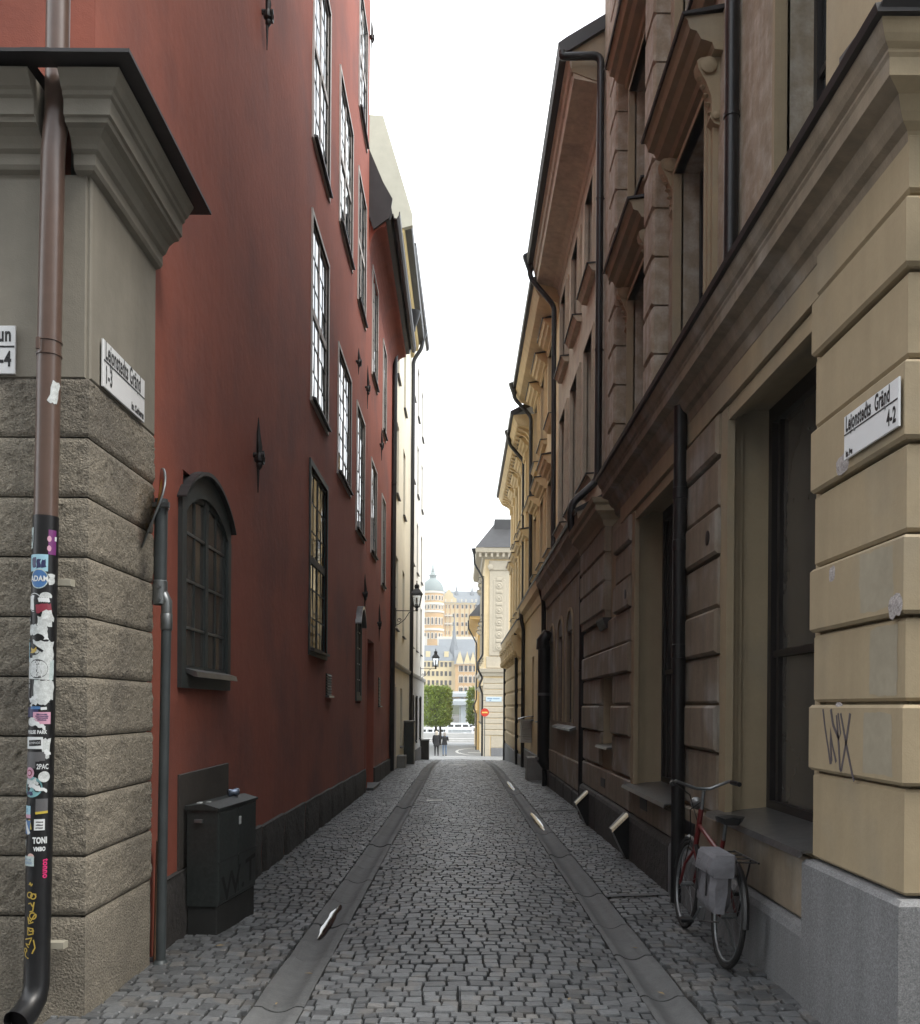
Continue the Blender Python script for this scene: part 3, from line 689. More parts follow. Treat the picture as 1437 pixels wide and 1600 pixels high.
mb = MB(); g_ = [(.50, 12.05), (.53, 11.95), (.60, 11.93), (.65, 12.0), (.66, 12.10), (.64, 12.10), (.63, 12.02), (.59, 11.96), (.54, 11.97), (.52, 12.06)]
mb.prof(fL, g_, 19.02, 26.2); build('rain_gutter', mb, 'flash', r2)
mb = MB(); mb.poly(Fr((XR, 19.02), (1, 0), (0, -1)), [(0, 12.0), (.1, 11.7), (.44, 11.95), (.50, 12.35), (.30, 12.7), (0, 13.4)], .0, .05); build('gable_flashing', mb, 'flash', r2)

# downpipe of the red house
def pipe_thing(pts, r, label, m='black', brackets=(), fr=None, name='rain_pipe', hopper=None, cat='rain pipe', group=None, collars=()):
    b = Vector(pts[-1]); t = thing(name, (b.x, b.y, b.z), label, cat, group)
    # round the corners of the path
    P = [Vector(p) for p in pts]; path = [P[0]]
    for i in range(1, len(P) - 1):
        a, c = (P[i - 1] - P[i]), (P[i + 1] - P[i]); q = min(2.2 * r, a.length * .45, c.length * .45)
        p1, p2 = P[i] + a.normalized() * q, P[i] + c.normalized() * q
        for k in range(5): s_ = k / 4; path.append(p1 * (1 - s_) ** 2 + P[i] * 2 * s_ * (1 - s_) + p2 * s_ ** 2)
    path.append(P[-1])
    mb = MB(); mb.tube(path, r, 16); build('pipe', mb, m, t)
    for (x, y, z, nx, ny) in brackets:
        mb = MB(); mb.lathe((x, y, z), [(r + .002, -.02), (r + .008, -.018), (r + .008, .018), (r + .002, .02)], 14)
        mb.bar((x + nx * r, y + ny * r, z), (x + nx * (r + .16), y + ny * (r + .16), z), .014); build('bracket', mb, m, t)
    for (x, y, z) in collars:
        mb = MB(); mb.lathe((x, y, z), [(r, -.05), (r + .006, -.045), (r + .006, .045), (r, .05)], 14); build('collar', mb, m, t)
    if hopper:
        x, y, z, s_ = hopper; mb = MB(); mb.lathe((x, y, z), [(r, -.3 * s_), (r * 1.1, -.22 * s_), (.16 * s_, .05 * s_), (.17 * s_, .12 * s_), (.15 * s_, .12 * s_)], 12); build('hopper', mb, m, t)
    return t
pipe_thing([(-1.42, 25.8, 12.75), (-1.42, 25.8, 12.4), (-1.9, 25.8, 12.05), (-1.93, 25.8, 11.6), (-1.93, 25.6, G(26) + .1)], .075, 'dark rain pipe at the far end of the red houses', brackets=[(-1.93, 25.7, z, -1, 0) for z in (2.2, 5, 8)], hopper=(-1.42, 25.8, 12.8, 1.3))
# ---- pale houses beyond, turning slightly inwards
def pale(name, a, b, top, label, m, wins, base=2.9, thick=7, holes2=()):
    """a: near corner (x, y), b: far corner; facade between them"""
    a, b = Vector(a), Vector(b); d = (b - a); ln = d.length; d.normalize(); fr = Fr(a, d, (d.y, -d.x))
    t = thing(name, (a.x, a.y, 0), label, 'building')
    mb = MB(); mb.wall(fr, 0, ln, base, top, wins, t=thick, rev=.25); build('wall', mb, m, t)
    mb = MB(); mb.wall(fr, 0, ln, -2, base, holes2, t=thick, rev=.25); build('base_wall', mb, 'greyrender' if name == 'white_house' else m, t)
    mb = MB(); mb.prof(fr, [(0, base - .1), (.07, base - .08), (.10, base), (.10, base + .04), (0, base + .09)], 0, ln); build('string_course', mb, 'greyrender', t)
    for h in wins: window(t, fr, *h, cols=2, rows=4, fm='darkframe', trim=None, rec=.16, gm='glass', sill='flash', bw=.03)
    for h in holes2: window(t, fr, *h, cols=2, rows=3, fm='darkframe', trim=None, rec=.14, gm='dullglass', sill='flash')
    return t, fr, ln
w1 = [(u, u + 1.1, v, v + 2.3) for u in (1.4, 4.6) for v in (4.0, 8.2, 11.9)]
t, fr, ln = pale('cream_house', (-2.02, 26.3), (-1.98, 35), 15.4, 'cream house with yellow eave between the red houses and the tall white house', 'cream', w1, holes2=[(3.9, 4.9, .2, 2.2)])
mb = MB(); mb.poly(FC(26.31), [(-6.5, 14.2), (-2.0, 14.2), (-2.0, 15.55), (-1.48, 15.7), (-1.48, 16.0), (-2.36, 18.9), (-6.5, 19.2)], -.1, .06); build('gable_wall', mb, mat('cream_gable', (.42, .405, .33), .85, var=[(.5, .08), (4, .06)]), t)
ycol = mat('yellow_cornice', (.62, .47, .2), .8, var=[(2, .08)])
mb = MB(); mb.prof(fr, [(0, 15.2), (.1, 15.25), (.14, 15.45), (.26, 15.5), (.3, 15.7), (-.2, 15.75), (-.2, 15.2)], 0, ln); build('eave', mb, ycol, t)
mb = MB(); mb.prof(fr, [(.28, 15.72), (.5, 15.74), (.52, 15.95), (-.4, 18.5), (-.5, 18.3), (.2, 15.9)], 0, ln); build('roof', mb, 'roof', t)
mb = MB(); mb.box(fr, .9, 2.0, -1, 2.2, -.1, .01); build('door', mb, 'greyrender', t)
pipe_thing([(-1.55, 34.7, 15.9), (-1.55, 34.7, 15.5), (-1.88, 34.7, 15.0), (-1.88, 34.7, G(34.7) + .1)], .075, 'dark rain pipe between the cream house and the white house', hopper=(-1.55, 34.7, 16.0, 1.2))
w2 = [(u, u + 1.05, v, v + 2.2) for u in (1.1, 3.9, 6.9) for v in (4.0, 7.4, 10.8, 14.2)]
t, fr, ln = pale('white_house', (-1.98, 35.0), (-1.80, 45.2), 19.6, 'tall white rendered house at the end of the left row', 'white', w2, holes2=[(u, u + .95, .1, 2.0) for u in (1.3, 3.6, 6.4)])
mb = MB(); mb.prof(fr, [(-.02, 19.5), (.12, 19.55), (.16, 19.7), (-.3, 19.75)], 0, ln); build('coping', mb, 'flash', t)
for u in (1.3, 3.6, 6.4):      # window grilles
    for i in range(5): mb = MB(); mb.tube([fr.p(u + .1 + .18 * i, .0, .05), fr.p(u + .1 + .18 * i, 2.05, .05)], .012, 5); build('grille_bar', mb, 'black', t)
mb = MB(); mb.box(fr, 0, ln, -2, G(40) + .55, -.05, .05, .02); build('plinth', mb, 'plinthd', t)
# low stone blocks at the foot of the pale houses
def stone_box(x0, x1, y0, y1, h, label, lid=True, m='conc'):
    z = G((y0 + y1) / 2); t = thing('stone_block', ((x0 + x1) / 2, (y0 + y1) / 2, z), label, 'stone block')
    fr = FC(y0); mb = MB(); mb.box(fr, x0, x1, z - .1, z + h, -(y1 - y0), 0, .015); build('block', mb, m, t)
    if lid: mb = MB(); mb.box(fr, x0 - .03, x1 + .03, z + h, z + h + .05, -(y1 - y0) - .03, .03, .01); build('slab', mb, 'conc', t)
stone_box(-2.0, -1.72, 28.6, 29.3, .42, 'low grey stone block at the foot of the cream house', lid=False)
stone_box(-1.98, -1.62, 32.0, 32.8, 1.55, 'tall dark box with pale lid against the cream house', m='cab')
stone_box(-1.85, -1.45, 42.5, 43.5, .95, 'dark stone block at the far corner of the white house', m='plinthd')
# ================================================================== THINGS ON THE LEFT
# ---- big rain pipe on the corner pier, covered in stickers
PX0, PX1, PY = -2.145, -2.085, 4.56       # axis X at the foot and at the top
PR = .058
def pax(z): return PX0 + (PX1 - PX0) * min(1.3, max(0, z) / 4.8)
pipe = thing('rain_pipe', (PX0, PY, -.05), 'brown rain pipe on the corner pier, lower half black and covered in stickers', 'rain pipe')
mb = MB(); mb.tube([(pax(z), PY, z) for z in (2.48, 3.0, 4.0, 4.4)] + [(pax(4.6), PY + .03, 4.62), (pax(4.8), PY + .03, 4.9), (pax(6), PY + .03, 7.5)], PR, 24); build('upper_pipe', mb, 'brown', pipe)
mb = MB(); mb.tube([(pax(z), PY, z) for z in (2.55, 1.8, 1.0, .4, .17)] + [(PX0 + .0, PY - .025, .105), (PX0 - .008, PY - .09, .055), (PX0 - .02, PY - .165, .03)], [.062] * 5 + [.063, .064, .066], 24, cap=False); build('lower_pipe', mb, 'black', pipe)
mb = MB(); mb.tube([(PX0 - .0205, PY - .167, .0295), (PX0 - .016, PY - .14, .036)], [.0665, .058], 24, cap=False); mb.tube([(PX0 - .014, PY - .13, .04), (PX0 - .010, PY - .10, .05)], .059, 20); build('spout_lining', mb, 'ink', pipe)
for z in (3.37, 3.44):
    mb = MB(); mb.lathe((pax(z), PY, z), [(PR, -.006), (PR + .005, -.004), (PR + .005, .004), (PR, .006)], 20); build('collar', mb, 'brown', pipe)
mb = MB(); mb.box(FC(PY - PR - .012), pax(3.4) - .032, pax(3.4) - .012, 3.375, 3.435, 0, .012, .002); build('clip', mb, 'brown', pipe)
for z in (2.22, .36):
    mb = MB(); mb.box(FC(4.58), pax(z), pax(z) + .125, z - .018, z + .018, -.05, 0, .002); build('bracket', mb, mat('pale_bracket', (.33, .31, .25), .6), pipe)
R2 = .0632
def cyl(z0, a0, lift=.0):
    """maps sticker coordinates (metres, right and up) onto the pipe; a0: angle, 0 faces the viewer, positive turns right"""
    def f(x, y):
        a = a0 + x / R2; z = z0 + y; r = R2 + lift
        return (pax(z) + r * math.sin(a), PY - r * math.cos(a), z)
    return f
SC = dict(white=(.62, .65, .66), cyan=(.30, .52, .62), blue=(.06, .16, .36), purple=(.16, .03, .15), pink=(.55, .30, .40), grey=(.10, .10, .105), black=(.01, .01, .012), red=(.22, .03, .05), navy=(.03, .035, .10), pale=(.42, .50, .50), yellow=(.5, .38, .05), hot=(.62, .03, .16), gold=(.42, .30, .06), teal=(.16, .34, .36), peach=(.62, .42, .36), scuff=(.5, .53, .53))
def smat(c): return mat('sticker_' + c, SC[c], .4, var=[(160, .22 if c in ('scuff', 'pale') else .06), (45, .25 if c in ('scuff', 'pale', 'teal') else .05)])
def patch(z, a, w, h, c, shape='r', lift=.0008, rot=0.0, parent=None, name='sticker', jag=0.0):
    f = cyl(z, a, lift); mb = MB(); cr, sr = math.cos(rot), math.sin(rot)
    def g(x, y): return f(x * cr - y * sr, x * sr + y * cr)
    if shape == 'r':
        K = max(2, int(w / .008)); Kv = 3
        for j in range(Kv + 1):
            for i in range(K + 1):
                x, y = -w / 2 + w * i / K, -h / 2 + h * j / Kv
                if jag: x += random.uniform(-jag, jag) * (i in (0, K)); y += random.uniform(-jag, jag) * (j in (0, Kv))
                mb.v.append(g(x, y))
        for j in range(Kv):
            for i in range(K): q = j * (K + 1) + i; mb.f.append((q, q + 1, q + K + 2, q + K + 1))
    else:
        K = 22; mb.v.append(g(0, 0))
        for i in range(K): t = 2 * math.pi * i / K; mb.v.append(g(w / 2 * math.cos(t), h / 2 * math.sin(t)))
        mb.f = [(0, 1 + i, 1 + (i + 1) % K) for i in range(K)]
    return build(name, mb, smat(c), parent or pipe, fixn=False, smooth=True)
def words(txt, size, z, a, c, parent, sx=.8, rot=0.0, bold=.0, align='CENTER', lift=.0020):
    lettering(txt, size, cyl(z, a, lift), smat(c), parent, 'print', sx=sx, bold=bold, align=align, rot=rot)
def zy(y): return 1.6 + (1104 - y) * 4.5 / 1400      # photo row -> height on the pipe
s = patch(zy(845), -.85, .030, .105, 'pale', jag=.003); words('8', .05, zy(850), -.85, 'grey', s)
s = patch(zy(851), .98, .042, .125, 'purple'); patch(zy(846), .72, .02, .03, 'pink', 'c', .0015, parent=s, name='print'); patch(zy(861), .72, .02, .03, 'pink', 'c', .0015, parent=s, name='print'); patch(zy(845), 1.25, .012, .022, 'white', 'r', .0016, parent=s, name='print')
s = patch(zy(884), -.25, .115, .085, 'cyan'); [patch(zy(884) + dy, a, w, h, 'navy', 'r', .0015, parent=s, name='print', jag=.004) for a, w, h, dy in ((-.55, .012, .05, 0), (-.38, .016, .05, .002), (-.05, .02, .045, -.004), (.35, .018, .04, -.004))]
s = patch(zy(909), -.02, .092, .10, 'pale', 'c', .0012); patch(zy(909), -.02, .082, .09, 'blue', 'c', .0018, parent=s, name='print'); words('ADAM', .038, zy(909) - .012, -.02, 'white', s, .8, .0, .0012, lift=.0026)
patch(zy(907), -1.2, .02, .06, 'pale', jag=.002); patch(zy(909), .95, .03, .05, 'scuff', jag=.006)
s = patch(zy(946), -.40, .085, .095, 'white', 'c'); patch(zy(946), -.40, .078, .088, 'black', 'c', .0014, parent=s, name='print'); patch(zy(946), -.62, .03, .07, 'white', 'r', .0018, parent=s, name='print', jag=.004)
s = patch(zy(936), .55, .06, .04, 'scuff', 'c'); s = patch(zy(950), .45, .10, .075, 'black', 'r', .0012)
[patch(zy(942), .4 + .16 * k, .012, .022, 'white', 'r', .0018, rot=.3, parent=s, name='print') for k in (-2, -1, 0, 1, 2)]; patch(zy(955), .38, .075, .04, 'red', 'r', .0018, rot=.12, parent=s, name='print', jag=.004); patch(zy(967), .72, .05, .05, 'scuff', 'r', .0022, jag=.008)
s = patch(zy(974), -.98, .035, .045, 'black', 'r', .001, rot=.3); words('NS', .03, zy(976), -.95, 'white', s, .8, .3)
s = patch(zy(976), .52, .075, .045, 'scuff', 'r', .001, rot=-.05, jag=.004)
s = patch(zy(989), -.1, .10, .05, 'scuff', 'r', .001, rot=-.06, jag=.008)
patch(zy(999), .58, .02, .035, 'white', 'r', .001, rot=.2, jag=.004)
patch(zy(1021), -1.05, .026, .115, 'cyan', 'r'); s = patch(zy(1022), .42, .105, .105, 'scuff', 'r', .001, jag=.006); patch(zy(1014), -.25, .10, .012, 'black', 'r', .002, rot=-.6, parent=s, name='print'); s2 = patch(zy(1022), -.35, .065, .045, 'black', 'c', .0016); patch(zy(1021), -.35, .03, .025, 'gold', 'r', .0024, parent=s2, name='print', jag=.006)
s = patch(zy(1050), .02, .115, .105, 'scuff', 'r', .0015, rot=-.06); patch(zy(1050), .02, .098, .096, 'black', 'c', .0019, parent=s, name='print')
for i, wd in enumerate(('ON', 'HEDE', 'HULT', 'SEPT')): words(wd, .025, zy(1041 + i * 6.6) - .006, -.0 + .02 * i, 'white', s, .95, -.05, .0012, lift=.0026)
patch(zy(1052), .98, .04, .10, 'pale', 'r', .0012, jag=.003); patch(zy(1055), -1.05, .025, .05, 'scuff', 'r', .001, jag=.004); s = patch(zy(1075), -.75, .024, .05, 'black'); words('B', .024, zy(1072), -.75, 'white', s); words('B', .024, zy(1080), -.75, 'white', s)
patch(zy(1083), .55, .10, .095, 'scuff', 'r', .0013, jag=.004); patch(zy(1082), .0, .03, .09, 'pale', 'r', .001, jag=.004); patch(zy(1085), -1.0, .04, .07, 'grey', 'r', .001)
patch(zy(1101), .2, .10, .035, 'scuff', 'r', .0013, rot=.1, jag=.01); patch(zy(1096), -.3, .05, .02, 'white', 'r', .0017, rot=.4, jag=.006)
s = patch(zy(1118), -.45, .07, .05, 'navy', 'r', .001, jag=.004); patch(zy(1111), -.1, .05, .014, 'blue', 'r', .0016, parent=s, name='print'); s = patch(zy(1112), .55, .028, .014, 'white', 'r', .0014, rot=.1)
s = patch(zy(1127), .42, .085, .06, 'pink', 'r', .0014)
for i in range(4): patch(zy(1121 + 3 * i), .42, (.05, .06, .055, .04)[i], .005, 'navy', 'r', .0022, parent=s, name='print', jag=.001)
patch(zy(1133), -.35, .055, .045, 'scuff', 'c', .0018, jag=.004); patch(zy(1137), .15, .08, .02, 'white', 'r', .0018, rot=-.45, jag=.006)
s = patch(zy(1149), -.1, .125, .036, 'black', 'r', .001); words('PULSE PARK', .024, zy(1149) - .008, .02, 'white', s, .72, 0, .001)
s = patch(zy(1166), -.3, .105, .060, 'white', 'r', .0012); patch(zy(1166), -.12, .066, .030, 'black', 'r', .0017, rot=.06, parent=s, name='print'); words('NYMPHOS', .017, zy(1166) - .006, -.12, 'white', s, .72, .06, 0, lift=.0026)
patch(zy(1175), .78, .04, .10, 'scuff', 'r', .001, jag=.006); patch(zy(1182), .85, .03, .03, 'white', 'r', .0018, rot=.5, jag=.008)
patch(zy(1187), -.22, .12, .045, 'grey', 'r', .0012); patch(zy(1198), -.4, .09, .05, 'grey', 'r', .001)
s = patch(zy(1203), .58, .07, .05, 'black', 'r', .0014); words('2PAC', .036, zy(1203) - .012, .55, 'white', s, .62, 0, .0008); s = patch(zy(1219), .68, .055, .055, 'scuff', 'c', .002)
s = patch(zy(1213), -.50, .055, .058, 'pink', 'c', .0012); patch(zy(1213), -.5, .032, .034, 'red', 'c', .0017, parent=s, name='print'); patch(zy(1213), -.5, .022, .022, 'pink', 'c', .0022, parent=s, name='print')
s = patch(zy(1235), -.28, .108, .105, 'teal', 'c', .001); patch(zy(1227), -.3, .06, .03, 'scuff', 'r', .0016, parent=s, name='print', jag=.008); patch(zy(1236), .15, .10, .02, 'white', 'r', .0018, rot=-.3, parent=s, name='print', jag=.005); patch(zy(1244), -.45, .04, .02, 'navy', 'r', .0016, parent=s, name='print', jag=.005)
s = patch(zy(1261), -.75, .05, .018, 'black', 'r', .001); s = patch(zy(1272), -.72, .05, .048, 'cyan', 'r', .001); words('D', .024, zy(1274), -.72, 'blue', s); s = patch(zy(1281), -.70, .05, .018, 'pink', 'r', .0012)
s = patch(zy(1264), .55, .058, .068, 'grey', 'r', .001); patch(zy(1275), .55, .058, .012, 'yellow', 'r', .0014, parent=s, name='print', rot=.08)
s = patch(zy(1298), -.82, .062, .07, 'blue', 'r', .001, rot=-.05); patch(zy(1299), -.7, .02, .07, 'white', 'r', .0015, rot=.5, parent=s, name='print'); patch(zy(1294), -.42, .02, .05, 'yellow', 'r', .0008, rot=.2)
s = patch(zy(1294), .40, .05, .056, 'white', 'r', .001)
for i in range(3): patch(zy(1290 + 4.5 * i), .40, .034, .006, 'grey', 'r', .0016, parent=s, name='print', jag=.0015)
s = patch(zy(1319), .45, .001, .001, 'black'); words('TONI', .042, zy(1321) - .006, .46, 'white', s, .62, 0, .0022); words('VMBO', .028, zy(1333) - .006, .44, 'white', s, .68, 0, .0016)
words('ifiin', .026, zy(1323), -.98, 'pale', s, .8, -1.5)
s = patch(zy(1351), -.62, .085, .05, 'pale', 'r', .001); patch(zy(1345), -.25, .04, .04, 'peach', 'c', .0006); words('NEWTON', .013, zy(1350), -.62, 'blue', s, .9); words('ROSSEGAS', .017, zy(1355.5), -.6, 'blue', s, .8)
words('tonno', .042, zy(1348), .72, 'hot', s, .9, -math.pi / 2, .0014, 'LEFT')
# gold marker scrawl
gold = smat('gold')
def scrawl(pts, z0, a0, wid=.003):
    f = cyl(z0, a0, .0012); mb = MB(); P = []
    for i in range(len(pts) - 1):
        for k in range(4): t = k / 4; P.append((pts[i][0] * (1 - t) + pts[i + 1][0] * t, pts[i][1] * (1 - t) + pts[i + 1][1] * t))
    P.append(pts[-1])
    for i in range(len(P)):
        a, b = P[max(0, i - 1)], P[min(len(P) - 1, i + 1)]; dx, dy = b[0] - a[0], b[1] - a[1]; l = math.hypot(dx, dy) or 1
        ox, oy = -dy / l * wid, dx / l * wid; mb.v += [f(P[i][0] + ox, P[i][1] + oy), f(P[i][0] - ox, P[i][1] - oy)]
        if i: mb.f.append((2 * i - 2, 2 * i - 1, 2 * i + 1, 2 * i))
    build('scrawl', mb, gold, pipe, fixn=False)
def loop(cx, cy, r, a0=0, a1=6.6, n=14, e=1.0): return [(cx + r * math.cos(a0 + (a1 - a0) * i / n), cy + r * e * math.sin(a0 + (a1 - a0) * i / n)) for i in range(n + 1)]
zs = zy(1455)
scrawl([(-.01, .215), (-.004, .228), (.002, .21), (.008, .222)], zs, -.15); scrawl(loop(-.006, .165, .014) + loop(.012, .158, .013, 3.1, 9.4), zs, -.15)
scrawl([(.024, .172), (.022, .164)], zs, -.15, .004); scrawl([(-.012, .12), (.0, .125), (.012, .105), (.018, .13), (.012, .085), (-.004, .08)], zs, -.15)
scrawl(loop(.012, .06, .016, 1, 7) + [(0, .03), (-.014, .055), (-.008, .02), (.016, .03)], zs, -.15); scrawl([(-.016, .0), (.014, -.004), (.016, -.03), (-.012, -.036), (-.012, .0), (.0, -.018), (.02, -.014)], zs, -.15)
scrawl([(-.03, -.06), (.01, -.05), (-.004, -.085), (-.026, -.08), (-.006, -.1)], zs, -.15); scrawl([(.018, -.06), (.026, -.1), (.012, -.13), (.02, -.11)], zs, -.15); scrawl(loop(-.026, -.115, .01) + [(-.03, -.14), (-.016, -.15)], zs, -.15); scrawl([(-.008, -.15), (-.01, -.155)], zs, -.15, .004)
# white torn sticker on the brown part
s = patch(3.17, .95, .05, .11, 'scuff', 'r', -.003, rot=-.2, jag=.006)

# ---- enamel street name plates
def street_sign(fr, u0, v0, w, h, lines, label, flip=1):
    """lines=[(text, du, dv, size, sx)] in plate coordinates; flip=-1 where u runs right to left as seen from the street"""
    c = fr.p(u0, v0, 0); t = thing('street_sign', c, label, 'street sign')
    ua, ub = (u0, u0 + w) if flip > 0 else (u0 - w, u0)
    mb = MB(); mb.box(fr, ua, ub, v0, v0 + h, .012, .022, .002); build('plate', mb, 'signwhite', t)
    f = lambda x, y: fr.p(u0 + flip * x, v0 + y, .0235)
    def rect(x0, x1, y0, y1, nm): mb = MB(); mb.add([f(x0, y0), f(x1, y0), f(x1, y1), f(x0, y1)], [(0, 1, 2, 3)]); build(nm, mb, 'ink', t, fixn=False)
    rect(0.004, w - .004, h * .545, h * .58, 'rule')
    for (tx, x, y, sz, sx, al) in lines: lettering(tx, sz, lambda a, b, x=x, y=y: f(x + a, y + b), 'ink', t, 'lettering', sx=sx, bold=.0032, align=al)
    for x in (.12, w - .12): mb = MB(); mb.lathe(f(x, h * .55), [(.007, -.004), (.007, .004)], 8, ax=fr.n); build('screw', mb, 'steel', t)
    return t
street_sign(FL(-1.945), 4.80, 3.305, .63, .255, [('Lejonstedts Gränd', .025, .158, .135, .49, 'LEFT'), ('1-3', .025, .032, .13, .56, 'LEFT'), ('kv. Cerberus', .61, .016, .058, .60, 'RIGHT')], 'white street sign numbered 1-3 on the tan corner pier')
t = street_sign(FC(4.67), -2.885, 3.31, .565, .25, [('un', .545, .17, .105, .66, 'RIGHT'), ('2-4', .545, .04, .11, .66, 'RIGHT')], 'white street sign cut off by the left picture edge')

# ---- sign pole with a bent no-stopping disc seen edge on
t = thing('sign_pole', (-1.90, 5.86, G(5.86)), 'grey sign pole with offset top standing beside the corner pier', 'pole')
z0 = G(5.86)
mb = MB(); mb.tube([(-1.885, 5.68, z0 - .05), (-1.875, 5.68, 1.0), (-1.862, 5.68, 2.2), (-1.862, 5.68, 2.24)], .031, 16); mb.lathe((-1.885, 5.68, z0), [(.10, .0), (.10, .02), (.05, .035), (.034, .06)], 14); build('post', mb, 'dullsteel', t)
mb = MB(); mb.tube([(-1.862, 5.68, 2.15), (-1.862, 5.68, 2.25), (-1.88, 5.68, 2.29), (-1.91, 5.68, 2.30)], .034, 14); mb.lathe((-1.862, 5.68, 2.12), [(.033, -.05), (.037, -.045), (.037, .05), (.033, .055)], 14); build('elbow', mb, 'steel', t)
mb = MB(); mb.tube([(-1.905, 5.68, 2.23), (-1.905, 5.68, 2.5), (-1.90, 5.68, 2.90)], .041, 18); build('upper_tube', mb, 'dullsteel', t)
mb = MB(); mb.lathe((-1.905, 5.68, 2.29), [(.041, -.06), (.046, -.055), (.046, .09), (.041, .095)], 16)
for z in (2.26, 2.34): mb.lathe((-1.905 + .01, 5.635, z), [(.012, 0), (.012, .014)], 6, ax=(0, -1, 0))
build('sleeve', mb, 'steel', t)
mb = MB(); mb.lathe((-1.90, 5.68, 2.855), [(.041, -.018), (.047, -.018), (.047, .018), (.041, .018)], 16); mb.box(FC(5.63), -1.96, -1.835, 2.84, 2.872, -.02, .004, .002); build('clamp', mb, 'zinc', t)
# bent disc
def disc_pts(r, K=28, rings=4, off=0.0):
    vs = []; fs = []
    A = Vector((-1.895, 5.56, 2.79)); nrm = Vector((-.875, -.42, .22)).normalized(); e = Vector((.435, -.90, 0))
    def P(a, b):      # a: across the face, b: up the face; the top half is bent upright
        k = b / .27; x = .40 * b if k < .1 else .40 * .027 + (b - .027) * (.40 - .30 * k)
        return A + e * a + Vector((x, 0, b)) + nrm * off - Vector((.05, 0, 0)) * a
    vs.append(P(0, 0))
    for q in range(1, rings + 1):
        for i in range(K): an = 2 * math.pi * i / K; vs.append(P(r * q / rings * math.cos(an), r * q / rings * math.sin(an)))
    for i in range(K): fs.append((0, 1 + i, 1 + (i + 1) % K))
    for q in range(rings - 1):
        for i in range(K): a = 1 + q * K + i; b = 1 + q * K + (i + 1) % K; fs.append((a, b, b + K, a + K))
    return vs, fs
ts = thing('traffic_sign', (-1.895, 5.56, 2.53), 'bent round traffic sign seen edge on at the pole top', 'traffic sign')
mb = MB(); mb.add(*disc_pts(.27)); o = build('back', mb, 'steel', ts, fixn=False, smooth=True)
sm = o.modifiers.new('sol', 'SOLIDIFY'); sm.thickness = .012; sm.offset = 0
mb = MB(); mb.add(*disc_pts(.265, off=.008)); build('red_face', mb, plain('sign_red', (.42, .012, .012), .35), ts, fixn=False, smooth=True)
mb = MB(); mb.add(*disc_pts(.20, off=.0105)); build('yellow_face', mb, plain('sign_yellow', (.62, .36, .02), .35), ts, fixn=False, smooth=True)

# ---- cable cabinet
cb = thing('cable_cabinet', (-1.83, 6.8, G(6.8)), 'dark green cable cabinet with a black tag standing on the left footway', 'cabinet')
ang = math.atan2(.09, .78); fr = Fr((-1.72, 6.40), (math.sin(ang), math.cos(ang)), (math.cos(ang), -math.sin(ang)))
zb = G(6.4)
mb = MB(); mb.box(fr, .01, .79, zb - .1, zb + .24, -.225, -.008, .006); build('base', mb, 'cabbase', cb)
mb = MB(); mb.box(fr, 0, .80, zb + .24, zb + .93, -.23, 0, .006); build('body', mb, 'cab', cb)
mb = MB(); mb.prof(fr, [(-.245, zb + .93), (.012, zb + .93), (.012, zb + .945), (-.1, zb + .975), (-.245, zb + .96)], -.012, .812); build('lid', mb, 'cab', cb)
mb = MB(); mb.box(fr, .02, .39, zb + .27, zb + .91, 0, .006, .003); mb.box(fr, .405, .78, zb + .27, zb + .91, 0, .006, .003); dd = build('door', mb, 'cab', cb)
mb = MB(); mb.box(fr, .40, .44, zb + .78, zb + .84, .006, .012, .002); build('label', mb, smat('scuff'), dd)
lettering('W.T.', .27, lambda x, y: fr.p(.06 + x, zb + .25 + y + x * .10, .0075), 'tag', cb, 'painted_tag', sx=1.35, bold=.004)
mb = MB(); f2 = Fr(fr.p(0, 0)[:2], (fr.n.x, fr.n.y), (-fr.u.x, -fr.u.y)); mb.box(f2, -.17, -.11, zb + .84, zb + .865, 0, .025, .003); build('lock_lug', mb, 'steel', cb)
mb = MB(); mb.box(fr, .0, .80, zb + .55, zb + .56, 0, .0075); build('seam', mb, 'ink', cb)
def can(x, y, z, ax, label, c, crush=1.0):
    t = thing('drink_can', (x, y, z), label, 'can'); mb = MB(); r = .033
    mb.lathe((x, y, z + .02), [(.024, 0), (r, .008), (r * crush, .05 * crush), (r, .09 * crush), (.027, .108 * crush), (.026, .112 * crush)], 14, ax=ax); build('shell', mb, c, t)
    mb = MB(); q = Vector(ax).normalized() * .113 * crush; mb.lathe((x + q.x, y + q.y, z + .02 + q.z), [(.025, 0), (.025, .002), (.01, .003)], 12, ax=ax); build('end', mb, 'zinc', t)
ztop = zb + .965
can(-1.80, 6.98, ztop + .012, (.8, .5, .12), 'crushed silver blue drink can on the cable cabinet', plain('can_blue', (.22, .27, .36), .25, metal=.6), .75)
mb = MB(); mb.box(fr, .22, .34, ztop - .015, ztop - .002, -.16, -.05, .004); tag(build('flat_packet', mb, smat('grey')), 'flat grey packet lying on the cable cabinet', 'packet')
for i, (u, n, l) in enumerate(((.07, -.19, .05), (.12, -.14, .04))):
    mb = MB(); mb.box(fr, u, u + l, ztop - .012, ztop + .012, n, n + .03, .006); tag(build('litter_scrap', mb, smat('scuff')), ('larger' if i == 0 else 'smaller') + ' crumpled pale scrap at the near end of the cabinet top', 'litter')
# cardboard strip wedged behind the pole
mb = MB(); c = [(-1.93, 5.70), (-1.955, 5.76), (-1.93, 5.80)]
for x, y in c: mb.v += [(x, y, G(5.7) + .0), (x + .012, y + .01, G(5.7) + .80)]
mb.f = [(0, 2, 3, 1), (2, 4, 5, 3)]; o = build('cardboard_strip', mb, 'card', fixn=False); m_ = o.modifiers.new('sol', 'SOLIDIFY'); m_.thickness = .006
tag(o, 'torn strip of brown cardboard standing between pier and pole', 'cardboard')

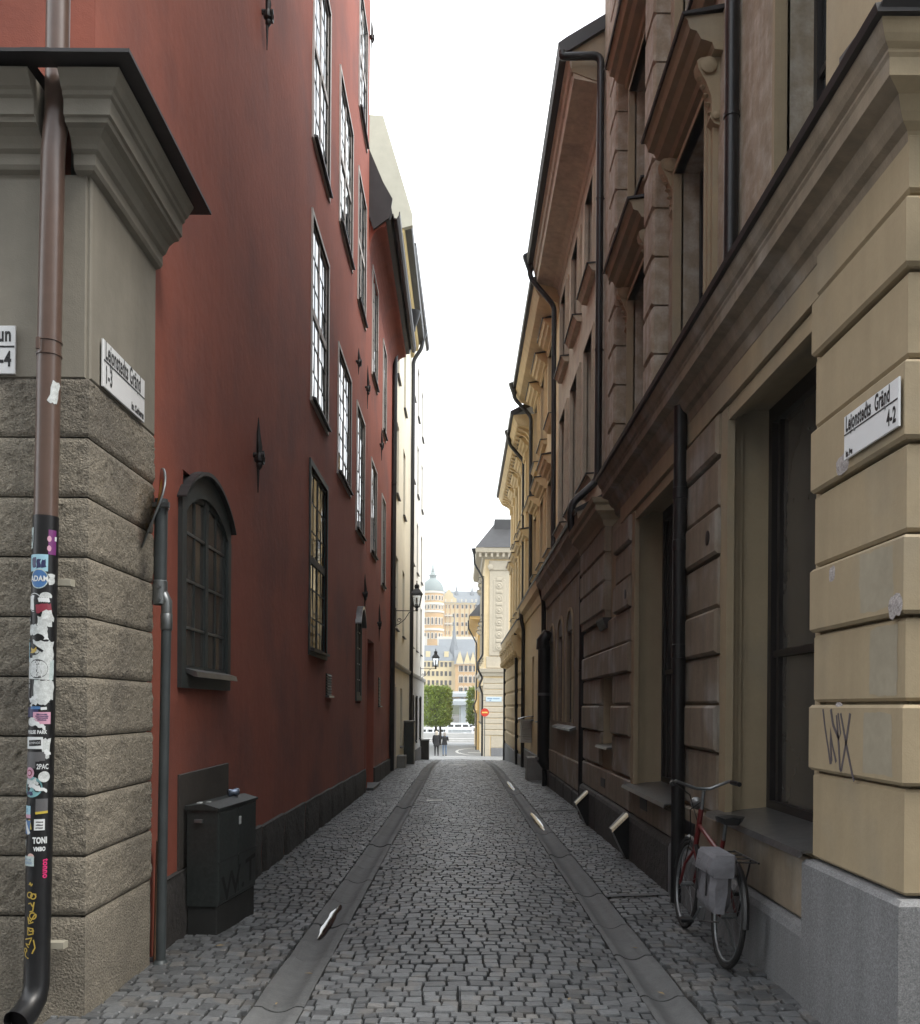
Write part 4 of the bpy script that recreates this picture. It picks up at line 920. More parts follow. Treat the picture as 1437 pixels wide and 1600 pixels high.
# ---- wall lanterns
def lantern(fr, u, n, v, label, s=1.0, scroll=True):
    """v: height of the bracket arm; lantern stands on the arm's end"""
    p = fr.p; q = p(u, v, n); t = thing('wall_lantern', q, label, 'lantern', None)
    mb = MB(); mb.tube([p(u, v, 0), p(u, v, n + .04)], .014, 8)
    mb.tube([p(u, v - .45, .02), p(u, v - .42, .1), p(u, v - .28, .28), p(u, v - .06, .42), p(u, v - .01, .5)], .012, 8)
    mb.tube([p(u, v - .30 + .07 * math.sin(a) * (1 - a / 14), .12 + .07 * math.cos(a) * (1 - a / 14)) for a in [i * .5 for i in range(18)]], .009, 6)
    mb.box(fr, u - .03, u + .03, v - .5, v + .08, 0, .02); build('bracket', mb, 'black', t)
    c = Vector(q); Z = lambda h: c.z + h * s
    def sq(r, h, a=.785): return [(c.x + r * s * 1.414 * math.cos(a + i * math.pi / 2), c.y + r * s * 1.414 * math.sin(a + i * math.pi / 2), Z(h)) for i in range(4)]
    fm = MB(); fm.lathe((c.x, c.y, Z(0)), [(.02 * s, 0), (.05 * s, .03 * s), (.03 * s, .07 * s), (.06 * s, .10 * s), (.085 * s, .13 * s)], 10)
    lo, hi = sq(.085, .13), sq(.15, .52)
    for a, b in zip(lo, hi): fm.bar(a, b, .018 * s)
    for ring in (lo, hi):
        for i in range(4): fm.bar(ring[i], ring[(i + 1) % 4], .022 * s)
    build('frame', fm, 'black', t)
    g = MB(); li, hi2 = sq(.078, .135), sq(.142, .515); gl = build('glass', g.add(li + hi2, [(0, 1, 5, 4), (1, 2, 6, 5), (2, 3, 7, 6), (3, 0, 4, 7)]), mat('lantern_glass', (.75, .78, .78), .12, trans=.85, spec=.5), t, fixn=False)
    m2 = MB(); m2.lathe((c.x, c.y, Z(.14)), [(.05 * s, 0), (.055 * s, .06 * s), (.02 * s, .09 * s), (.03 * s, .12 * s), (.03 * s, .26 * s), (.01 * s, .28 * s)], 10); build('burner', m2, mat('lamp_burner', (.5, .5, .47), .4), t)
    r = MB(); e, f_, k = sq(.19, .52), sq(.165, .56), sq(.06, .70)
    r.add(e + f_ + k, [(0, 1, 5, 4), (1, 2, 6, 5), (2, 3, 7, 6), (3, 0, 4, 7), (4, 5, 9, 8), (5, 6, 10, 9), (6, 7, 11, 10), (7, 4, 8, 11), (8, 9, 10, 11), (0, 1, 2, 3)]); build('hood', r, 'black', t)
    r = MB(); r.lathe((c.x, c.y, Z(.70)), [(.07 * s, 0), (.075 * s, .05 * s), (.05 * s, .07 * s), (.06 * s, .10 * s), (.03 * s, .13 * s), (.012 * s, .19 * s), (.022 * s, .215 * s), (.004 * s, .25 * s)], 10)
    for i in range(4): a = i * math.pi / 2; r.lathe((c.x + .06 * s * math.cos(a), c.y + .06 * s * math.sin(a), Z(.72)), [(.015 * s, 0), (.02 * s, .05 * s), (.004 * s, .11 * s)], 6)
    build('crown', r, 'black', t)
    return t
lantern(FL(-2.02), 28.0, .66, 4.58, 'black wall lantern on the cream house, the nearer of two', 1.0)
lantern(FL(-1.85), 42.0, .72, 3.36, 'black wall lantern on the white house, the farther of two', 1.0)
# ================================================================== RIGHT SIDE
# ---- R1: beige corner house with rusticated ground floor
XA, XU = 2.0, 2.32
fA, fU = FRt(XA), FRt(XU)
r1 = thing('corner_house', (XA, 3.9, 0), 'beige corner house with rusticated ground floor and sign, nearest on the right', 'building')
O1 = (4.92, 6.72, .82, 3.84); O2 = (8.2, 10.25, .72, 3.84); O3 = (11.55, 12.5, 1.08, 2.0)
mb = MB(); mb.wall(fA, 4.0, 14.25, -.5, 4.0, [O1, O2, O3], t=3.5, rev=.36); build('wall', mb, 'beige', r1)
mb = MB(); mb.box(FC(3.97), XA + .003, 9, -.5, 16, -1.0, 0); build('front_wall', mb, 'beige', r1)
JT = [(1.26, .78, 0), (1.63, 1.26, 1), (2.01, 1.63, 0), (2.37, 2.01, 1), (2.77, 2.37, 0), (3.13, 2.77, 1), (3.52, 3.13, 0), (3.84, 3.52, 1)]
def corner_block(v0, v1, proud, m='beige'):
    """block of the corner pilaster, wrapping both faces with bevelled arrises"""
    n = .066 + .022 * proud; c = .015; x0, x1 = XA - n, XA + 1.2; y0, y1 = 3.96 - n, 4.90 + .012 * proud; g = .008
    a, b = v0 + g, v1 - g; mb = MB()
    ring = lambda i, v: [(x0 + i, y1 - i * .4, v), (x0 + i, y0 + i, v), (x1, y0 + i, v), (x1, y1 - i * .4, v)]
    L = [ring(c, a), ring(0, a + c), ring(0, b - c), ring(c, b)]
    mb.v = sum(L, [])
    for r in range(3):
        for i in range(4): mb.f.append((r * 4 + i, r * 4 + (i + 1) % 4, r * 4 + 4 + (i + 1) % 4, r * 4 + 4 + i))
    mb.f += [(0, 1, 2, 3), (12, 13, 14, 15)]
    return build('stone_block', mb, m, r1)
for v1, v0, pr in JT: corner_block(v0, v1, pr)
corner_block(3.85, 4.12, 0)
def pier_blocks(u0, u1, skip=(), m='beige2', root=None, fr=None, n0=.02, oval=None):
    for v1, v0, pr in JT:
        if v1 in skip: continue
        mb = MB(); e = .012 * pr; mb.box(fr or fA, u0 - e, u1 + e, v0 + .008, v1 - .008, -.05, n0 + .03 + .028 * pr, .022); build('stone_block', mb, m, root or r1)
pier_blocks(6.80, 8.12); pier_blocks(10.33, 11.35)
for u, v in ((7.0, 2.93), (10.5, 2.93)):          # oval bosses recessed in the blocks
    mb = MB(); mb.lathe(fA.p(u, v, .076), [(.0, 0), (.055, .0), (.06, .006), (.05, .008)], 14, ax=(-1, 0, 0)); build('oval_vent', mb, 'ink', r1)
# curved continuation up to the neighbour's pipe, courses round the small window
for v1, v0, pr in JT:
    n = .05 + .028 * pr
    if v0 >= 2.7: continue
    cuts = [(11.37, 14.25)] if v0 > 1.95 or v1 < 1.1 else [(11.37, 11.53), (12.52, 14.25)]
    for a, b in cuts: mb = MB(); mb.box(fA, a + .004, b - .004, v0 + .008, v1 - .008, -.05, n, .022); build('stone_block', mb, 'beige2', r1)
# jamb mouldings of the two big openings (far side and head)
for (a, b, c, d) in (O1, O2):
    mb = MB()
    for k, (s_, n0, n1) in enumerate(((.085, -.02, .035), (.045, -.06, .012), (.02, -.10, -.03))):
        mb.box(fA, b - s_ * 1.0, b + .005 if k else b + .08, c, d + .0 - .002 * k, n0 - .0, n1)
        mb.box(fA, a - (.005 if k else .018), a + s_ * .6, c, d - .003 * k, n0, n1 - .002)
    for k, (s_, n0, n1) in enumerate(((.10, -.02, .03), (.06, -.08, .01), (.03, -.14, -.03))): mb.box(fA, a, b, d - s_, d + .004, n0, n1 - .004)
    build('moulding', mb, 'beige', r1)
    mb = MB(); e = .05
    for q in ((a, a + e, c, d), (b - e - .02, b, c, d), (a + e, b - e - .02, d - .12, d), (a + e, b - e - .02, c, c + .1)): mb.box(fA, *q, -.40, -.30)
    mb.box(fA, a + e, b - e - .02, 1.98, 2.03, -.39, -.32); mb.box(fA, b - .17, b - .12, c + .1, d - .12, -.385, -.325)
    w = build('window', mb, 'darkframe', r1)
    mb = MB(); mb.box(fA, a + .03, b - .03, c + .05, 1.99, -.365, -.355); p_ = build('pane', mb, 'taupeglass', w)
    mb = MB(); mb.box(fA, a + .03, b - .03, 2.02, d - .08, -.365, -.355); build('pane', mb, 'taupeglass', w)
    mb = MB(); mb.box(fA, a + .03, b - .03, c + .05, d - .05, -.46, -.44); build('blind', mb, 'curtain', w)
    mb = MB(); mb.prof(fA, [(-.34, c + .03), (-.34, c + .045), (.13, c + .0), (.145, c - .035), (.135, c - .035), (.12, c - .012), (-.3, c - .0)], a - .02, b + .06); build('sill', mb, 'zinc', w)
a, b, c, d = O3
mb = MB(); mb.box(fA, a, b, c, d, -.40, -.34); w = build('window', mb, 'darkframe', r1)
mb = MB(); mb.box(fA, a + .05, b - .05, c + .05, d - .05, -.338, -.332); build('pane', mb, 'dullglass', w)
mb = MB(); mb.prof(fA, [(-.3, c + .03), (-.3, c + .045), (.11, c), (.12, c - .03), (.10, c - .02), (-.3, c)], a, b); build('sill', mb, 'zinc', w)
# lower band and granite plinth stones
for a, b in ((6.74, 8.16), (8.18, 10.28), (10.30, 12.6), (12.62, 14.25), (4.96, 6.70)):
    mb = MB(); top = min(.76, O2[2] - .06 if 8 < a < 10 else .76); mb.box(fA, a, b, .40, top, -.05, .055, .018); build('band_stone', mb, 'beige2', r1)
    gy = G((a + b) / 2); mb = MB(); mb.prof(fA, [(-.05, gy - .3), (.10, gy - .3), (.10, .33), (.085, .37), (.05, .395), (-.05, .395)], a + .004, b - .004); build('plinth_stone', mb, 'plinthd' if a > 6.8 else 'granite', r1)
for u in (7.4, 9.3, 12.0): mb = MB(); mb.box(fA, u, u + .35, .52, .64, .04, .06); build('cellar_vent', mb, 'ink', r1)
# granite foot of the corner pilaster
mb = MB(); x0, y0, y1, z0_, z1_ = XA - .115, 3.84, 4.93, -.4, .775; c = .022
rg = lambda i, v: [(x0 + i, y1, v), (x0 + i, y0 + i, v), (XA + 1.3, y0 + i, v), (XA + 1.3, y1, v)]
mb.v = rg(0, z0_) + rg(0, z1_ - c) + rg(c, z1_); 
for r in range(2):
    for i in range(4): mb.f.append((r * 4 + i, r * 4 + (i + 1) % 4, r * 4 + 4 + (i + 1) % 4, r * 4 + 4 + i))
mb.f += [(0, 1, 2, 3), (8, 9, 10, 11)]
build('granite_foot', mb, 'granite', r1)
# frieze and string cornice, mitred at the corner
mb = MB(); mb.box(fA, 4.0, 11.0, 3.86, 4.06, -.05, .055); build('frieze', mb, 'beige', r1)
cp = [(.03, 4.02), (.06, 4.05), (.075, 4.12), (.11, 4.14), (.13, 4.17), (.15, 4.23), (.225, 4.255), (.225, 4.33), (.235, 4.345), (.235, 4.36), (.255, 4.375), (.27, 4.40), (.285, 4.44), (.285, 4.455), (-.4, 4.46), (-.4, 4.02)]
mb = MB(); mb.prof(fA, cp, 3.97, 11.35, m0=-1.0); build('cornice', mb, 'beige2', r1)
mb = MB(); mb.prof(FC(3.97), cp, XA, 9, m0=-1.0); build('cornice', mb, 'beige', r1)
mb = MB(); mb.prof(fA, [(.315, 4.455), (.325, 4.49), (-.4, 4.60), (-.4, 4.47)], 3.66, 11.37); build('flashing', mb, 'flash', r1)
mb = MB(); mb.prof(FC(3.97), [(.30, 4.46), (.325, 4.492), (-.1, 4.56), (-.1, 4.47)], XA - .3, 9); build('flashing', mb, 'flash', r1)
# ---- upper floors of R1
W1 = [(4.95, 6.45, 4.75, 7.5), (8.35, 9.55, 4.75, 7.3), (11.0, 12.2, 4.75, 7.15)]
W2 = [(4.95, 6.45, 8.3, 10.6), (8.35, 9.55, 8.3, 10.4), (11.0, 12.2, 8.0, 10.0)]
W3 = [(4.95, 6.45, 11.4, 13.4), (8.35, 9.55, 11.4, 13.4), (11.0, 12.2, 11.4, 13.4)]
mb = MB(); mb.wall(fU, 4.1, 14.9, 4.4, 16, W1 + W2 + W3, t=4, rev=.30); build('upper_wall', mb, 'quoin', r1)
def surround(parent, fr, h, m, w=.16, n=.05, hood=True, sill=True, consoles=False, fm='flash'):
    a, b, c, d = h; mb = MB()
    for k, (w_, n_) in enumerate(((w, n), (w * .6, n + .025), (w * .25, n + .04))):
        mb.box(fr, a - w_, a - .002 * k, c, d + w_, -.02, n_); mb.box(fr, b + .002 * k, b + w_, c, d + w_, -.02, n_); mb.box(fr, a, b, d, d + w_ - .001 * k, -.02, n_ - .002)
    o = build('surround', mb, m, parent)
    if hood:
        t = d + w + .06; hp = [(-.02, t), (.08, t + .01), (.10, t + .07), (.20, t + .10), (.24, t + .17), (.30, t + .19), (.32, t + .26), (.35, t + .30), (-.02, t + .34)]
        mb = MB(); mb.prof(fr, hp, a - w - .14, b + w + .14); build('hood', mb, m, o)
        mb = MB(); mb.prof(fr, [(.37, t + .295), (.38, t + .32), (-.02, t + .40), (-.02, t + .36)], a - w - .17, b + w + .17); build('hood_flashing', mb, fm, o)
        if consoles:
            for u in (a - w - .05, b + w - .07):
                mb = MB(); S_ = [(-.02, t - .62), (.05, t - .60), (.09, t - .55), (.07, t - .48), (.08, t - .35), (.13, t - .22), (.20, t - .10), (.21, t - .03), (.17, t + .0), (-.02, t + .005)]
                mb.prof(fr, S_, u, u + .13); mb.lathe(fr.p(u - .012, t - .08, .11), [(.07, 0), (.075, .01), (.03, .03)], 12, ax=(0, -1, 0)); mb.lathe(fr.p(u - .012, t - .54, .04), [(.035, 0), (.035, .01), (.015, .02)], 10, ax=(0, -1, 0))
                for k in range(5): mb.lathe(fr.p(u + .065, t - .15 - .08 * k, .17 - .025 * k), [(.0, -.03), (.03, 0), (.0, .03)], 8)
                build('console', mb, m, o)
    if sill:
        mb = MB(); mb.prof(fr, [(-.02, c - .14), (.10, c - .13), (.14, c - .06), (.17, c - .04), (.17, c - .012), (-.1, c - .004)], a - w - .06, b + w + .06); build('sill', mb, m, o)
        mb = MB(); mb.prof(fr, [(.20, c - .02), (.205, c), (-.12, c + .03), (-.12, c + .004)], a - w - .08, b + w + .08); build('sill_flashing', mb, fm, o)
    return o
def dark_window(parent, fr, h, rec=.22, cols=2, rows=2, gm='glass'):
    return window(parent, fr, *h, cols=cols, rows=rows, fm='darkframe', trim=None, rec=rec, gm=gm, sill=None, bw=.05)
for h in W1 + W2 + W3:
    hood = h not in W3
    surround(r1, fU, h, 'beige', hood=hood, consoles=h in W1); dark_window(r1, fU, h)
# rusticated quoin piers
for (a, b) in ((10.12, 10.62), (12.62, 13.2), (7.05, 7.1)):
    if b - a < .2: continue
    v = 4.5
    while v < 15.8:
        mb = MB(); mb.box(fU, a, b, v + .012, v + .54, -.02, .19, .03); build('quoin', mb, 'quoin', r1); v += .55
pipe_thing([(XU - .07, 7.55, 16), (XU - .07, 7.55, 10), (XU - .07, 7.55, 4.62)], .06, 'black rain pipe on the upper floors of the corner house', brackets=[(XU - .07, 7.55, z, 1, 0) for z in (6.6, 9.6)])
pipe_thing([(XA - .12, 7.72, 4.2), (XA - .12, 7.72, 3.5), (XA - .12, 7.72, G(7.7) + .02)], .058, 'black rain pipe beside the big dark window of the corner house', brackets=[(XA - .12, 7.72, 2.05, 1, 0)], collars=[(XA - .12, 7.72, z) for z in (3.45, 3.0, 2.1)])
# street sign on the pilaster
fP = FRt(XA - .090)
street_sign(fP, 4.43, 2.83, .55, .215, [('Lejonstedts  Gränd', .02, .135, .105, .515, 'LEFT'), ('4-2', .53, .028, .098, .62, 'RIGHT'), ('kv. Pan', .025, .012, .038, .62, 'LEFT')], 'white street sign numbered 4-2 on the beige corner house', flip=-1)
# chipped render, with grey mortar showing
chipm = mat('bare_mortar', (.36, .33, .32), .95, var=[(25, .25), (90, .3)], bump=[(40, .8, .02), (140, .7, .006)])
def chip(u, v, w, h, n):
    mb = MB(); K = 14; mb.v.append(fA.p(u, v, n + .002))
    for i in range(K):
        a = 2 * math.pi * i / K; r = 1 + .35 * noise.noise(Vector((math.cos(a) * 2, math.sin(a) * 2, u * 7 + v))); mb.v.append(fA.p(u + w / 2 * r * math.cos(a), v + h / 2 * r * math.sin(a), n - .004))
    mb.f = [(0, 1 + i, 1 + (i + 1) % K) for i in range(K)]; build('chipped_patch', mb, chipm, r1, fixn=False)
chip(4.50, 2.835, .16, .10, .092); chip(4.55, 1.612, .09, .045, .082); chip(4.62, 2.30, .08, .08, .092); chip(3.95, 2.06, .13, .12, .092)
# dark scrawl on the block
scr = plain('grey_spray_paint', (.10, .085, .09), .7)
def strokes(pl, u0, v0, n, parent, m, wid=.010):
    mb = MB()
    for pts in pl:
        o_ = len(mb.v)
        for i, (x, y) in enumerate(pts):
            a, b = pts[max(0, i - 1)], pts[min(len(pts) - 1, i + 1)]; dx, dy = b[0] - a[0], b[1] - a[1]; l = math.hypot(dx, dy) or 1
            w_ = wid * random.uniform(.75, 1.2); mb.v += [fA.p(u0 - (x - dy / l * w_), v0 + y + dx / l * w_, n), fA.p(u0 - (x + dy / l * w_), v0 + y - dx / l * w_, n)]
            if i: mb.f.append((o_ + 2 * i - 2, o_ + 2 * i - 1, o_ + 2 * i + 1, o_ + 2 * i))
    return build('spray_tag', mb, m, parent, fixn=False)
strokes([[(.0, .30), (.03, .2), (.07, .1), (.10, .02), (.115, .03)], [(.115, .03), (.10, .12), (.095, .2), (.12, .12), (.17, .03)], [(.10, .30), (.13, .22), (.20, .15), (.22, .18), (.19, .28)], [(.17, .27), (.20, .12), (.215, .0), (.23, -.01)], [(.23, -.01), (.28, .12), (.33, .28)], [(.22, .28), (.29, .12), (.36, -.02), (.38, -.05)]], 4.72, 1.30, .0895, r1, scr)
# faded grey overpaint patches
over = mat('grey_overpaint', (.31, .275, .205), .85, var=[(4, .12), (20, .08)])
for (u0, u1, v0, v1, n) in ((3.96, 4.24, 1.66, 1.985, .0675), (3.96, 4.30, 2.05, 2.34, .0885), (3.96, 4.25, 1.30, 1.59, .0885)):
    mb = MB(); cu, cv = (u0 + u1) / 2, (v0 + v1) / 2; K = 40; mb.v.append(fA.p(cu, cv, n))
    for i in range(K):
        a_ = 2 * math.pi * i / K; c_, s_ = math.cos(a_), math.sin(a_); q = 1 / max(abs(c_), abs(s_)) * (1 + .10 * noise.noise(Vector((c_ * 2.5, s_ * 2.5, u0 * 5 + v0 * 3))) - .05 * random.random())
        mb.v.append(fA.p(max(3.94, cu + (u1 - u0) / 2 * c_ * q), min(v1, max(v0, cv + (v1 - v0) / 2 * s_ * q)), n))
    mb.f = [(0, 1 + i, 1 + (i + 1) % K) for i in range(K)]; build('overpaint', mb, over, r1, fixn=False)
# black alarm box / lamp cut by the right edge
mb = MB(); mb.lathe((2.13, 3.72, 3.62), [(.02, -.06), (.05, -.05), (.055, .0), (.05, .28), (.02, .3)], 12); tag(build('wall_lamp', mb, plain('lamp_grey', (.05, .055, .07), .4)), 'small dark grey lamp cut off by the right picture edge', 'lamp')
# brass plates on black wedges at the plinth
def wedge(y, label):
    z = G(y); t = thing('wheel_guard', (XA - .1, y, z), label, 'wheel guard'); fr = FC(y); x0 = XA - .10
    mb = MB(); mb.poly(fr, [(x0, z - .02), (x0, z + .52), (x0 - .02, z + .54), (x0 - .19, z + .36), (x0 - .17, z + .33), (x0 - .06, z + .1)], -.22, 0); build('wedge', mb, 'black', t)
    mb = MB(); nx, nz = -.66, .75
    A, B = Vector((x0 - .015, 0, z + .548)), Vector((x0 - .195, 0, z + .368)); d = Vector((-.012, 0, .012)); 
    mb.add([(A.x, y - .02, A.z), (B.x, y - .02, B.z), (B.x, y + .1, B.z), (A.x, y + .1, A.z), (A.x, y - .045, A.z - .03), (B.x, y - .045, B.z - .03)], [(0, 1, 2, 3), (0, 1, 5, 4)]); build('plate', mb, 'brass', t, fixn=False)
    for k in range(5):
        s_ = .2 + .15 * k; P = A.lerp(B, s_); mb = MB(); mb.add([(P.x + .008, y - .034, P.z - .008), (P.x - .008, y - .034, P.z - .02), (P.x - .006, y - .041, P.z - .024), (P.x + .006, y - .041, P.z - .012)], [(0, 1, 2, 3)]); build('engraved_mark', mb, 'conc', t, fixn=False)
wedge(10.05, 'nearer brass-topped black wheel guard at the plinth'); wedge(13.2, 'farther brass-topped black wheel guard at the plinth')

# ---- R2: neighbour with coved eave, upper floor set back
XB, XC = 2.12, 2.38
fB, fC = FRt(XB), FRt(XC)
r2b = thing('eaved_house', (XB, 12, 0), 'pale brown house with deep eave and arched ground floor niches, second on the right', 'building')
H2 = [(u - .5, u + .5, 9.5, 11.2) for u in (16.6, 18.7, 20.8)] + [(u - .55, u + .55, 5.75, 8.4) for u in (16.6, 18.7, 20.8)]
mb = MB(); mb.wall(fC, 14.92, 22.2, 4.9, 12.2, H2, t=4, rev=.25); build('upper_wall', mb, 'paleb', r2b)
for h in H2: surround(r2b, fC, h, 'paleb', w=.14, n=.04, hood=False, sill=True); dark_window(r2b, fC, h, rec=.18)
mb = MB(); mb.poly(FC(14.93), [(XC - .05, 4.9), (XC - .05, 12.0), (XC - .6, 12.2), (XC - .6, 12.55), (XC + .3, 13.1), (6, 14), (6, 4.9)], -.1, 0); build('end_wall', mb, 'beige', r2b)
mb = MB(); mb.prof(fC, [(-.05, 11.75), (.03, 11.8), (.05, 11.95), (.16, 12.02), (.56, 12.1), (.58, 12.25), (.62, 12.28), (.64, 12.4), (.68, 12.42), (.68, 12.5), (-.2, 12.55), (-.2, 11.75)], 14.95, 22.2); build('eave', mb, 'paleb', r2b)
mb = MB(); mb.prof(fC, [(.66, 12.5), (.80, 12.48), (.84, 12.62), (.70, 12.72), (-1.9, 14.3), (-1.9, 14.1), (.5, 12.6)], 14.85, 22.25); build('roof', mb, 'roof', r2b)
mb = MB(); mb.wall(fB, 14.26, 22.2, -1, 4.6, [(16.9, 17.85, 1.3, 3.1), (18.5, 19.45, 1.3, 3.1), (20.3, 21.2, 1.3, 3.1)], t=3, rev=.2); build('wall', mb, 'beige2', r2b)
for u in (16.9, 18.5, 20.3):
    w_ = .95 if u < 20 else .9
    mb = MB(); K = 10; cu = u + w_ / 2; top = [(u + w_ * i / K, 3.1 + .37 * math.sin(math.pi * i / K)) for i in range(K + 1)]
    mb.poly(fB, top, .0, .004); nm = build('niche_head_shade', mb, 'curtain', r2b)  # grey plate stands in for the shadow inside the arched niche
    mb = MB(); mb.arc(fB, cu, 3.1, w_ / 2 + .07, .44, 0, math.pi, .07, 0, .03); mb.box(fB, u - .07, u, 1.3, 3.1, 0, .03); mb.box(fB, u + w_, u + w_ + .07, 1.3, 3.1, 0, .03); build('surround', mb, 'beige', r2b)
    window(r2b, fB, u, u + w_, 1.3, 3.1, cols=1, rows=3, fm='darkframe', trim=None, rec=.09, gm='dullglass', sill=None, mull=False)
for u in (16.4, 17.2, 18.0, 18.8): mb = MB(); mb.prof(fB, [(-.1, 1.22), (.12, 1.16), (.12, 1.2), (-.1, 1.28)], u, u + .76); build('sill_slab', mb, 'zinc', r2b)
for a, b in ((14.3, 16.3), (16.34, 17.7), (17.74, 19.2), (19.24, 20.6), (20.64, 22.1)):
    mb = MB(); mb.box(fB, a, b - .03, .12, .62, -.03, .05, .015); build('band_stone', mb, 'beige2', r2b)
    mb = MB(); mb.box(fB, a, b - .03, G(a) - .4, .10, -.03, .08, .02); build('plinth_stone', mb, 'plinthd', r2b)
# pilaster with its little cornice at the near end
fD = FRt(1.92)
mb = MB(); mb.box(fD, 11.95, 14.28, 2.80, 4.02, -1.5, 0); build('pilaster', mb, 'beige2', r2b)
for v0, v1 in ((2.9, 3.28), (3.3, 3.66), (3.68, 4.02)):
    mb = MB(); mb.box(fD, 11.93, 14.3, v0, v1, -.2, .025, .02); build('stone_block', mb, 'beige2', r2b)
mb = MB(); mb.prof(fD, [(-.1, 2.66), (-.02, 2.66), (.04, 2.78), (.04, 2.80), (-.1, 2.80)], 11.9, 12.5); build('flashing', mb, 'flash', r2b)
pc = [(-.1, 4.02), (.03, 4.02), (.05, 4.10), (.10, 4.16), (.16, 4.2), (.16, 4.27), (.20, 4.3), (.22, 4.36), (-.1, 4.38)]
mb = MB(); mb.prof(fD, pc, 11.95, 14.32, m0=-1); mb.prof(FC(11.95), pc, 1.92, 2.9, m0=-1); build('cornice', mb, 'beige', r2b)
mb = MB(); mb.prof(fB, [(-.1, 4.02), (.03, 4.02), (.06, 4.2), (.14, 4.25), (.16, 4.45), (.26, 4.6), (.28, 4.75), (-.3, 4.9), (-.3, 4.02)], 14.33, 22.2); build('cornice', mb, 'beige2', r2b)
mb = MB(); mb.prof(FRt(1.95), [(.05, 4.36), (.08, 4.4), (-.4, 5.12), (-.5, 5.0)], 12.2, 14.32); mb.prof(fB, [(.30, 4.72), (.32, 4.78), (-.28, 5.1), (-.3, 4.95)], 14.33, 22.2); build('flashing', mb, 'flash', r2b)
pipe_thing([(1.60, 14.78, 12.42), (1.60, 14.78, 12.34), (2.24, 14.78, 12.36), (2.24, 14.78, 5.35), (1.80, 14.78, 4.95), (1.80, 14.78, 4.52), (2.01, 14.78, 4.25), (2.01, 14.78, G(14.78) + .03)], .062, 'long black rain pipe with a double bend between corner house and eaved house', brackets=[(2.24, 14.78, z, 1, 0) for z in (7.5, 10)] + [(2.01, 14.78, z, 1, 0) for z in (2.2, 3.4)])
pipe_thing([(1.64, 22.1, 12.55), (1.64, 22.1, 12.2), (2.24, 22.1, 11.5), (2.26, 22.1, 5.3), (1.95, 22.1, 4.9), (1.95, 22.1, 4.5), (2.04, 22.1, 4.2), (2.04, 22.1, 3.1)], .062, 'black rain pipe at the far end of the eaved house, down to the duct', hopper=(1.64, 22.1, 12.6, 1.1))
# ventilation duct
t = thing('ventilation_duct', (1.96, 21.0, G(21)), 'fat black ventilation duct standing against the eaved house', 'duct')
mb = MB(); mb.tube([(2.1, 21.0, 3.25), (2.0, 21.0, 3.28), (1.93, 21.0, 3.15), (1.93, 21.0, 2.95)], [.12, .15, .16, .165], 18); mb.tube([(1.95, 21.0, 3.0), (1.95, 21.0, .5)], .145, 18); build('duct', mb, 'black', t)
mb = MB(); mb.tube([(1.95, 21.0, .55), (1.95, 21.0, .38), (2.02, 21.0, .27), (2.2, 21.0, .24)], [.14, .16, .16, .15], 16); build('elbow', mb, 'black', t)
mb = MB(); mb.tube([(1.80, 20.97, .36), (1.83, 20.97, .42)], .07, 12); mb.lathe((1.95, 21, 1.9), [(.145, -.03), (.155, -.028), (.155, .028), (.145, .03)], 18); build('band', mb, 'zinc', t)
mb = MB(); mb.tube([(1.98, 21.0, .3), (1.98, 21.0, G(21) + .02)], .06, 10); build('drain', mb, 'black', t)
stone_box(1.72, 2.12, 22.9, 23.6, .62, 'grey stone block beside the ventilation duct', lid=False)

# ---- R3 and R4
def plain_house(name, label, y0, y1, xl_, xu, eave, base, wins, m, mods=False, arched=(), cat='building', en=.6):
    fl, fu = FRt(xl_), FRt(xu); t = thing(name, (xl_, y0, 0), label, cat)
    mb = MB(); mb.wall(fl, y0 + .002, y1, -2, base, arched, t=3, rev=.2); build('wall', mb, m, t)
    mb = MB(); mb.wall(fu, y0 + .002, y1, base - .2, eave, wins, t=4, rev=.22); build('upper_wall', mb, m, t)
    for h in wins: surround(t, fu, h, m, w=.13, n=.05, hood=True); dark_window(t, fu, h, rec=.16)
    for h in arched: window(t, fl, *h, cols=1, rows=3, fm='darkframe', trim=None, rec=.15, gm='dullglass', sill='zinc', mull=False)
    e = eave; mb = MB(); mb.prof(fu, [(-.05, e - .45), (.04, e - .4), (.06, e - .25), (.18, e - .2), (en - .08, e - .1), (en, e + .05), (en + .05, e + .16), (en + .05, e + .2), (-.2, e + .25), (-.2, e - .45)], y0, y1); build('eave', mb, m, t)
    mb = MB(); mb.prof(fu, [(en + .02, e + .2), (en + .14, e + .2), (en + .16, e + .32), (en, e + .4), (-1.8, e + 1.7), (-1.8, e + 1.5), (en - .1, e + .25)], y0 - .03, y1 + .03); build('roof', mb, 'roof', t)
    mb = MB(); mb.prof(fl, [(-.1, base - .5), (.04, base - .5), (.08, base - .3), (.2, base - .22), (.24, base), (-.3, base + .12), (-.3, base - .5)], y0, y1); build('string_cornice', mb, m, t)
    mb = MB(); mb.prof(fl, [(.25, base - .01), (.27, base + .04), (-.28, base + .2), (-.3, base + .1)], y0, y1); build('flashing', mb, 'flash', t)
    mb = MB(); mb.box(fl, y0, y1, -2, G((y0 + y1) / 2) + .6, -.02, .06, .02); build('plinth', mb, 'granite', t)
    if mods:
        k = 0; y = y0 + .25
        while y < y1:
            mb = MB(); mb.prof(fu, [(0, e - .5), (.12, e - .42), (.2, e - .3), (en - .12, e - .16), (en - .12, e - .09), (0, e - .2)], y, y + .16); build('modillion', mb, m, t); y += .48
    return t, fl, fu
W_ = [(u - .5, u + .5, v, v + 1.9) for u in (23.8, 26.1, 28.4) for v in (5.7, 9.2)]
